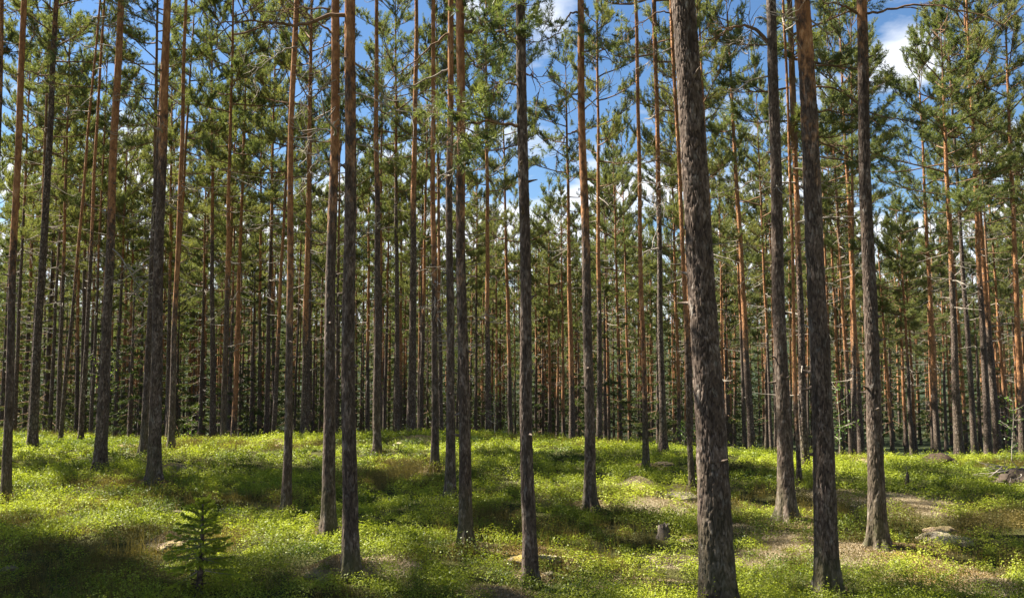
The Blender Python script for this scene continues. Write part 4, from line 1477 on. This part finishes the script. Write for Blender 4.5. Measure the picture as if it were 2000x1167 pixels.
ROCKS = [(240, 872, 34, 0.30, ROCK_RED, 'flat brown boulder on the crest between the stout leaning and tall dark pines'),
         (336, 1063, 34, 0.42, ROCK_RED, 'reddish needle covered stone left of the spruce sapling'),
         (1022, 1090, 42, 0.34, ROCK_MOSS, 'orange mossy stone left of the dark rough pine'), (1072, 1088, 30, 0.42, ROCK_PALE, 'pale mossy stone right of the dark rough pine'),
         (1068, 1120, 16, 0.6, ROCK_PALE, 'small pale stone leaning by the foot of the dark rough pine'), (1248, 955, 34, 0.45, ROCK_RED, 'rounded brown stone behind the pale lichen patch'),
         (1336, 966, 42, 0.32, ROCK_PALE, 'pale flat lichen stone left of the broad furrowed pine'), (1352, 1052, 46, 0.36, ROCK_MOSS, 'dark mossy stone touching the left of the broad furrowed pine'),
         (1845, 1050, 62, 0.34, ROCK_PALE, 'large pale stone with orange moss, right of the half sunlit pine'), (1838, 1038, 44, 0.5, ROCK_RED, 'dark edged rock tucked behind the large pale stone'),
         (360, 915, 9, 0.7, ROCK_PALE, 'small whitish stone right of the tall dark twiggy pine'), (1690, 903, 26, 0.5, ROCK_RED, 'tan hump of needles left of the half sunlit pine foot'),
         (555, 868, 24, 0.4, ROCK_RED, 'low brown stone on the crest at the slender wavy pine'), (1570, 932, 14, 0.6, ROCK_PALE, 'pale stone beside the thinnest pinkish pine'),
         (778, 867, 14, 0.6, ROCK_PALE, 'small grey stone on the crest right of the lone straight grey pine'), (1300, 905, 24, 0.4, ROCK_RED, 'brown low stone right of the vivid orange pine foot'),
         (20, 1108, 22, 0.4, ROCK_RED, 'dark stone in the shade at the lower left corner'), (38, 1033, 14, 0.6, ROCK_RED, 'small brown stone below the left edge pine')]
for n, (u, v, wpx, asp, m, l) in enumerate(ROCKS):
    p = hit(u, v + wpx * asp * 0.5, 0.0)
    if p is None:
        continue
    s = 0.8 * wpx * p[1] / F
    p[2] = float(ground(p[0], p[1]))
    thing('stone', l, 'stone', (p[0], p[1], p[2] + s * asp * 0.12), None, rock_mesh(60 + n, s, s * 0.8, s * asp, m, 0.55))

# brush heap by the right edge, ant heap, stump
p = hit(1985, 950, 0.0)
g = Geo()
r = np.random.default_rng(91)
me = rock_mesh(88, 0.32, 0.3, 0.20, wood_material('heap_soil', (0.05, 0.036, 0.027), (0.13, 0.10, 0.075)), 0.5)
root = thing('brush_heap', 'heap of dead roots and grey sticks at the right edge', 'brush heap', (p[0] + 0.05, p[1], float(ground(p[0], p[1]))))
obj('mound', me, root, (0, 0, 0.08))
g = Geo()
for q in range(70):
    ph, z = r.uniform(0, 6.28), r.uniform(0.02, 0.3)
    s = limb_path(r, (0.22 * math.cos(ph), 0.22 * math.sin(ph), z), (math.cos(ph) + r.normal(0, 0.6), math.sin(ph) + r.normal(0, 0.6), r.uniform(-0.3, 0.4)), r.uniform(0.15, 0.5), 4, 0.2, 0, 0.2)
    vv, f = tube_geo(s, np.linspace(r.uniform(0.004, 0.012), 0.002, 5), 4)
    g.add(vv, f, 0)
obj('twig_tangle', g.mesh('twig_tangle_mesh', [DEAD]), root)
q_ = hit(1832, 899, 0.0)
if q_ is None:
    q_ = at_depth(1832, 897, 15.0)
thing('ant_heap', 'low dark ant heap on the crest before the stout red pine', 'ant heap', (q_[0], q_[1], float(ground(q_[0], q_[1])) + 0.06), None,
      rock_mesh(89, 0.33, 0.3, 0.2, wood_material('ant_heap', (0.035, 0.025, 0.018), (0.07, 0.045, 0.03)), 0.2))
p = hit(1296, 1052, 0.0)
root = thing('tree_stump', 'small rotten stump in the shrubs left of the broad furrowed pine', 'stump', (p[0], p[1], float(ground(p[0], p[1]))))
zs = np.linspace(-0.05, 0.15, 12)
vv, f = tube_geo(np.stack([0 * zs, 0 * zs, zs], -1), np.interp(zs, [-0.05, 0.03, 0.15], [0.11, 0.08, 0.055]), 20)
vv = vv + (0.018 * fbm(vv[:, 0] * 30, vv[:, 1] * 30, vv[:, 2] * 12, 3))[:, None] * unit(vv * np.array([1, 1, 0.01]))
vv[-20:, 2] += 0.03 * np.sin(np.arange(20) * 2.1) + 0.02 * np.sin(np.arange(20) * 5.3)
g = Geo()
g.add(vv, f, 0)
top = np.concatenate([vv[-20:], [[0, 0, 0.09]]])
g.add(top, np.array([[k, (k + 1) % 20, 20] for k in range(20)]), 0)
obj('stump_wood', g.mesh('stump_mesh', [wood_material('rotten_wood', (0.05, 0.04, 0.03), (0.22, 0.18, 0.15))]), root)
obj('root', rock_mesh(95, 0.13, 0.06, 0.05, ROCK_RED, 0.4, 14), root, (0.07, -0.03, 0.0))

STICKS = [((1772, 1130), (1795, 1112), 0.016, 'short thick pale stick lying below the half sunlit pine'), ((1700, 1098), (1672, 1075), 0.006, 'thin grey twig left of the half sunlit pine foot'),
          ((1735, 1135), (1760, 1128), 0.01, 'grey stick half buried in shrubs by the pale stick'), ((1876, 1090), (1882, 1072), 0.006, 'upright bare twig in the orange moss'),
          ((780, 1150), (760, 1120), 0.006, 'thin bare twig right of the needle mound'), ((75, 1128), (108, 1112), 0.007, 'forked bare twig in the lower left shade'),
          ((1970, 962), (1994, 940), 0.02, 'grey branch propped on the brush heap'), ((1650, 925), (1700, 918), 0.007, 'slim fallen twig between the near black and half sunlit pines')]
for n, (p0, p1, r0, l) in enumerate(STICKS):
    a_, b_ = hit(*p0, 0.05), hit(*p1, 0.09)
    if a_ is None or b_ is None:
        continue
    if np.linalg.norm(a_ - b_) > 1.2:
        b_ = at_depth(p1[0], p1[1], a_[1] + 0.1)
    r = np.random.default_rng(40 + n)
    s = np.linspace(0, 1, 9)[:, None]
    r0 = r0 * 1.4
    P = (b_ - a_) * s + np.array([0, 0, 1]) * (0.10 + 0.06 * np.sin(s * 3)) + r.normal(size=(9, 3)) * 0.006
    vv, f = tube_geo(P, np.linspace(r0, r0 * 0.5, 9), 8)
    g = Geo()
    g.add(vv, f, 0)
    for e in range(3):
        sb = limb_path(r, P[r.integers(3, 8)], unit((b_ - a_) + r.normal(size=3) * 0.3), 0.12, 3, 0, 0, 0.2)
        vv, f = tube_geo(sb, np.linspace(r0 * 0.4, 0.001, 4), 5)
        g.add(vv, f, 0)
    me = g.mesh('stick_mesh', [DEAD])
    me.transform(Matrix.Translation(-Vector(P[0])))
    thing('fallen_stick', l, 'stick', P[0], None, me)

# small bare stump-like post in the right-hand shrubs
p = hit(1772, 958, 0.0)
vv, f = tube_geo(np.array([[0, 0, -0.05], [0, 0, 0.1], [0.01, 0, 0.2], [0.012, 0, 0.27]]), [0.035, 0.03, 0.026, 0.012], 10)
g = Geo()
g.add(vv, f, 0)
root = thing('dead_sapling', 'short dark dead sapling stub in the shrubs right of the half sunlit pine', 'dead sapling', (p[0], p[1], float(ground(p[0], p[1]))), None)
obj('stem', g.mesh('dead_sapling_mesh', [wood_material('dark_stub', (0.04, 0.03, 0.025), (0.09, 0.07, 0.055))]), root)
for e in range(3):
    obj('twig', DEADS[e], root, (0, 0, 0.12 + 0.05 * e), (0, -0.5, e * 2.2), 0.3)

# ------------------------------------------------------------------ undergrowth (countless leaves: stuff)
r = np.random.default_rng(11)


def sow(y0, y1, dens):
    xm = 0.66 * y1 + 2.0
    n = int(dens * 2 * xm * (y1 - y0))
    x, y = r.uniform(-xm, xm, n), r.uniform(y0, y1, n)
    k = np.abs(x) < 0.66 * y + 2.0
    return x[k], y[k]


tb = np.array([[t['base'][0], t['base'][1], t['rb']] for t in TREES if t['base'][1] < 24])
gb, gh = Geo(), Geo()
for (y0, y1, dens, nl, ls) in ((4.6, 7.5, 88, 110, 0.0170), (7.5, 10.5, 66, 92, 0.0205), (10.5, 14.5, 50, 70, 0.025), (14.5, 21.5, 34, 56, 0.032)):
    x, y = sow(y0, y1, dens)
    dr, om = dryness(x, y)
    patch = fbm(x * 0.8, y * 0.8, 9.0)
    dr = np.maximum(dr, sstep(0.3, 0.55, patch) * 0.3)
    right = sstep(2.2, 5.0, x) * (1 - sstep(10.5, 13.5, y))
    keep = r.random(len(x)) > np.clip(dr * 0.78 + 0.10 * right, 0, 0.96)
    x, y = x[keep], y[keep]
    dd = ((x[:, None] - tb[None, :, 0]) ** 2 + (y[:, None] - tb[None, :, 1]) ** 2) < (tb[None, :, 2] * 1.25) ** 2
    ok = ~dd.any(1)
    x, y = x[ok], y[ok]
    z = ground(x, y)
    kind = fbm(x * 0.55 + 31, y * 0.75, 5.0) + 0.35 * fbm(x * 2.5, y * 2.5, 7.0) + r.normal(0, 0.10, len(x)) + 0.20 * right[keep][ok]
    hvar = np.clip(0.75 + 0.8 * fbm(x * 1.1, y * 1.2, 3.0) + 1.1 * fbm(x * 2.6, y * 2.6, 4.4, 2) + r.normal(0, 0.17, len(x)), 0.2, 1.9)
    for sel, G, h0, rad, mu in ((kind < 0.24, gb, 0.17, 0.14, 0.55), (kind >= 0.24, gh, 0.15, 0.12, 0.5)):
        xs, ys, zs_, hv = x[sel], y[sel], z[sel], hvar[sel]
        n = len(xs)
        a = r.uniform(0, 6.283, (n, nl))
        q = np.sqrt(r.uniform(0, 1, (n, nl)))
        rr = rad * q * hv[:, None] ** 0.5
        dome = np.sqrt(1 - 0.75 * q * q)
        hz = h0 * hv[:, None] * dome * r.uniform(0.35, 1.08, (n, nl)) + 0.012 * r.normal(size=(n, nl))
        c = np.stack([xs[:, None] + rr * np.cos(a), ys[:, None] + rr * np.sin(a), zs_[:, None] + np.maximum(hz, 0.01)], -1).reshape(-1, 3)
        nr = np.stack([np.cos(a) * q * 0.7, np.sin(a) * q * 0.7, np.full((n, nl), 0.75)], -1).reshape(-1, 3)
        nr = unit(nr + r.normal(size=nr.shape) * 0.30)
        tint = np.clip(mu + 1.15 * fbm(xs * 1.1, ys * 1.3, 2.0)[:, None] + 0.5 * fbm(xs * 3.1, ys * 3.1, 7.7, 2)[:, None] + r.normal(0, 0.15, (n, 1)) + r.normal(0, 0.08, (n, nl)), 0, 1).reshape(-1)
        sz = ls * r.uniform(0.7, 1.3, n * nl) * (1.0 if G is gb else 0.85)
        if G is gh:
            nr = unit(r.normal(size=nr.shape) * np.array([1, 1, 0.5]))
        leaf_quads(G, r, c, sz, nr, tint, 0, 0.62 if G is gb else 0.5)
    # dry upright stems among the heather
    i = r.integers(0, len(x), int(len(x) * 1.1))
    i = i[kind[i] > 0.05]
    n = len(i)
    m = 4
    b0 = np.stack([np.repeat(x[i], m), np.repeat(y[i], m), np.repeat(z[i], m)], -1) + r.normal(size=(n * m, 3)) * np.array([0.09, 0.09, 0.0])
    tp = b0 + r.normal(size=(n * m, 3)) * np.array([0.05, 0.05, 0.02]) + np.array([0, 0, 1.0]) * r.uniform(0.10, 0.27, (n * m, 1))
    sd = np.array([1.0, 0.3, 0]) * (ls * 0.09)
    gh.add(np.stack([b0 - sd, b0 + sd, tp], 1).reshape(-1, 3), np.arange(3 * n * m).reshape(-1, 3), 0, tint=np.repeat(np.clip(r.normal(0.75, 0.3, n * m), 0, 1.3), 3))
    # upright fresh shoots
    n = int(len(x) * 0.55)
    i = r.integers(0, len(x), n)
    i = i[kind[i] < 0.24]
    n = len(i)
    m = 9
    t = np.linspace(0.3, 1.0, m)[None, :]
    hx, hy = r.normal(0, 0.05, (n, 1)), r.normal(0, 0.05, (n, 1))
    hh = (0.19 * hvar[i] * r.uniform(0.9, 1.45, n))[:, None]
    ox, oy = r.normal(0, 0.07, (n, 1)), r.normal(0, 0.07, (n, 1))
    c = np.stack([x[i][:, None] + ox + hx * t, y[i][:, None] + oy + hy * t, z[i][:, None] + hh * t], -1)
    c = c + r.normal(size=c.shape) * np.array([ls * 0.5, ls * 0.5, ls * 0.15])
    nr = unit(r.normal(size=(n * m, 3)) + np.array([0, 0, 0.5]))
    leaf_quads(gb, r, c.reshape(-1, 3), ls * r.uniform(0.6, 1.05, n * m), nr, np.clip(np.repeat(0.6 + 0.9 * fbm(x[i] * 1.1, y[i] * 1.3, 2.0), m) + r.normal(0, 0.15, n * m), 0, 1), 0)
o = obj('blueberry_undergrowth', gb.mesh('blueberry_undergrowth', [BERRY]))
o['kind'] = 'stuff'
o['label'] = 'bright green blueberry shrubs covering the forest floor'
o['category'] = 'undergrowth'
o = obj('heather_undergrowth', gh.mesh('heather_undergrowth', [HEATH]))
o['kind'] = 'stuff'
o['label'] = 'brownish olive heather and lingonberry sprigs between the blueberry shrubs'
o['category'] = 'undergrowth'

# moss and dry litter on the bare patches: short blades and dead needles
gm = Geo()
for (mx, my, rad, h, k) in MOUNDS:
    n = int(min(26000, 16000 * rad * rad * 3.0 + 1500))
    x, y = mx + r.normal(0, rad * 0.6, n), my + r.normal(0, rad * 0.5, n)
    z = ground(x, y)
    c = np.stack([x, y, z + r.uniform(0.0, 0.03, n)], -1)
    leaf_quads(gm, r, c, r.uniform(0.006, 0.024, n), unit(r.normal(size=(n, 3)) + np.array([0, 0, 0.4])), np.clip(r.normal(0.25 if k == 2 else 0.7 if k == 0 else 0.45, 0.25, n), 0, 1), 0, 0.3)
LITTER = leaf_material('moss_and_litter', (0.20, 0.15, 0.045), (0.42, 0.37, 0.24), 0.15, (1, 1, 0.8), 0.0, 0.01)
o = obj('moss_litter', gm.mesh('moss_litter', [LITTER]))
o['kind'] = 'stuff'
o['label'] = 'dry moss, lichen and needle litter on the low mounds'
o['category'] = 'ground litter'

# ------------------------------------------------------------------ the far wood: beyond the trees one can tell apart
r = np.random.default_rng(5)
GF = Geo()


def mesh_arrays(me):
    V = np.empty(len(me.vertices) * 3, np.float32)
    me.vertices.foreach_get('co', V)
    nl = len(me.loops)
    li = np.empty(nl, np.int32)
    me.loops.foreach_get('vertex_index', li)
    tot = np.empty(len(me.polygons), np.int32)
    me.polygons.foreach_get('loop_total', tot)
    mi = np.empty(len(me.polygons), np.int32)
    me.polygons.foreach_get('material_index', mi)
    st = np.empty(len(me.polygons), np.int32)
    me.polygons.foreach_get('loop_start', st)
    ti = np.empty(len(me.vertices), np.float32)
    me.attributes['tint'].data.foreach_get('value', ti)
    q4 = tot == 4
    f4 = li[st[q4][:, None] + np.arange(4)]
    f3 = li[st[~q4][:, None] + np.arange(3)]
    return V.reshape(-1, 3), f4, mi[q4], f3, mi[~q4], ti


LA = [mesh_arrays(m) for m in LOWCROWNS]
LS = []
for k in range(3):
    g, a, b, r2 = spruce_crown(640 + k, 5.0, 1.15, step=0.24)
    needles(g, r2, a, b, 9, 0.09, 0.05, 1, 0.8, 0.4)
    V_, f4_, _m, f3_, _m3, t_ = mesh_arrays(g.mesh('young_spruce_mesh', [LIMB, SPRUCE]))
    LS.append((V_, f4_, f3_, t_))
far_pts = []
while len(far_pts) < 520:
    y = 60 + 80 * r.random() ** 1.1
    x = r.uniform(-0.70, 0.70) * y
    far_pts.append((x, y))
for n, (x, y) in enumerate(far_pts):
    V, f4, m4, f3, m3, ti = LA[n % 6]
    a = r.uniform(0, 6.28)
    H = r.uniform(13.5, 18.5)
    cz = H * r.uniform(0.22, 0.42)
    s, w_ = (H - cz) / 7.0, r.uniform(1.0, 1.45)
    P = np.stack([(V[:, 0] * math.cos(a) - V[:, 1] * math.sin(a)) * w_, (V[:, 0] * math.sin(a) + V[:, 1] * math.cos(a)) * w_, V[:, 2] * s], -1)
    z = float(ground(np.array(x), np.array(y)))
    P = P + np.array([x, y, z + cz])
    k = GF.n
    GF.add(P, f4, 0, tint=ti)
    GF.m4[-1] = m4
    GF.f3.append(f3.astype(np.int64) + k)
    GF.m3.append(m3)
    for _e in range(2):
        h2, w2 = r.uniform(3.0, 9.0), r.uniform(0.9, 1.3)
        x2, y2 = x + r.uniform(-4, 4), y + r.uniform(-4, 4)
        z2 = float(ground(np.array(x2), np.array(y2)))
        v2, g4, g3, t2 = LS[(n + _e) % 3]
        k = GF.n
        q = h2 / 5.0
        GF.add(v2 * np.array([q * w2, q * w2, q]) + np.array([x2, y2, z2 + 0.1]), g4, 0, tint=t2)
        GF.f3.append(g3.astype(np.int64) + k)
        GF.m3.append(np.full(len(g3), 4))
    zs = np.linspace(-0.3, H * 0.9, 7)
    vv, f = tube_geo(np.stack([x + 0 * zs, y + 0 * zs, z + zs], -1), np.interp(zs, [0, H], [0.13, 0.03]), 6)
    GF.add(vv, f, 3, orange=sstep(2.0, 5.0, np.repeat(zs, 6)), plate=1.0)
o = obj('far_wood', GF.mesh('far_wood', [LIMB, NEEDLE, DEAD, BARK, SPRUCE]))
o['kind'] = 'stuff'
o['label'] = 'dense far pine wood closing the view down the slope'
o['category'] = 'wood'
print('trees', len(TREES), 'berry quads', gb.n // 4, gh.n // 4, 'far', GF.n)
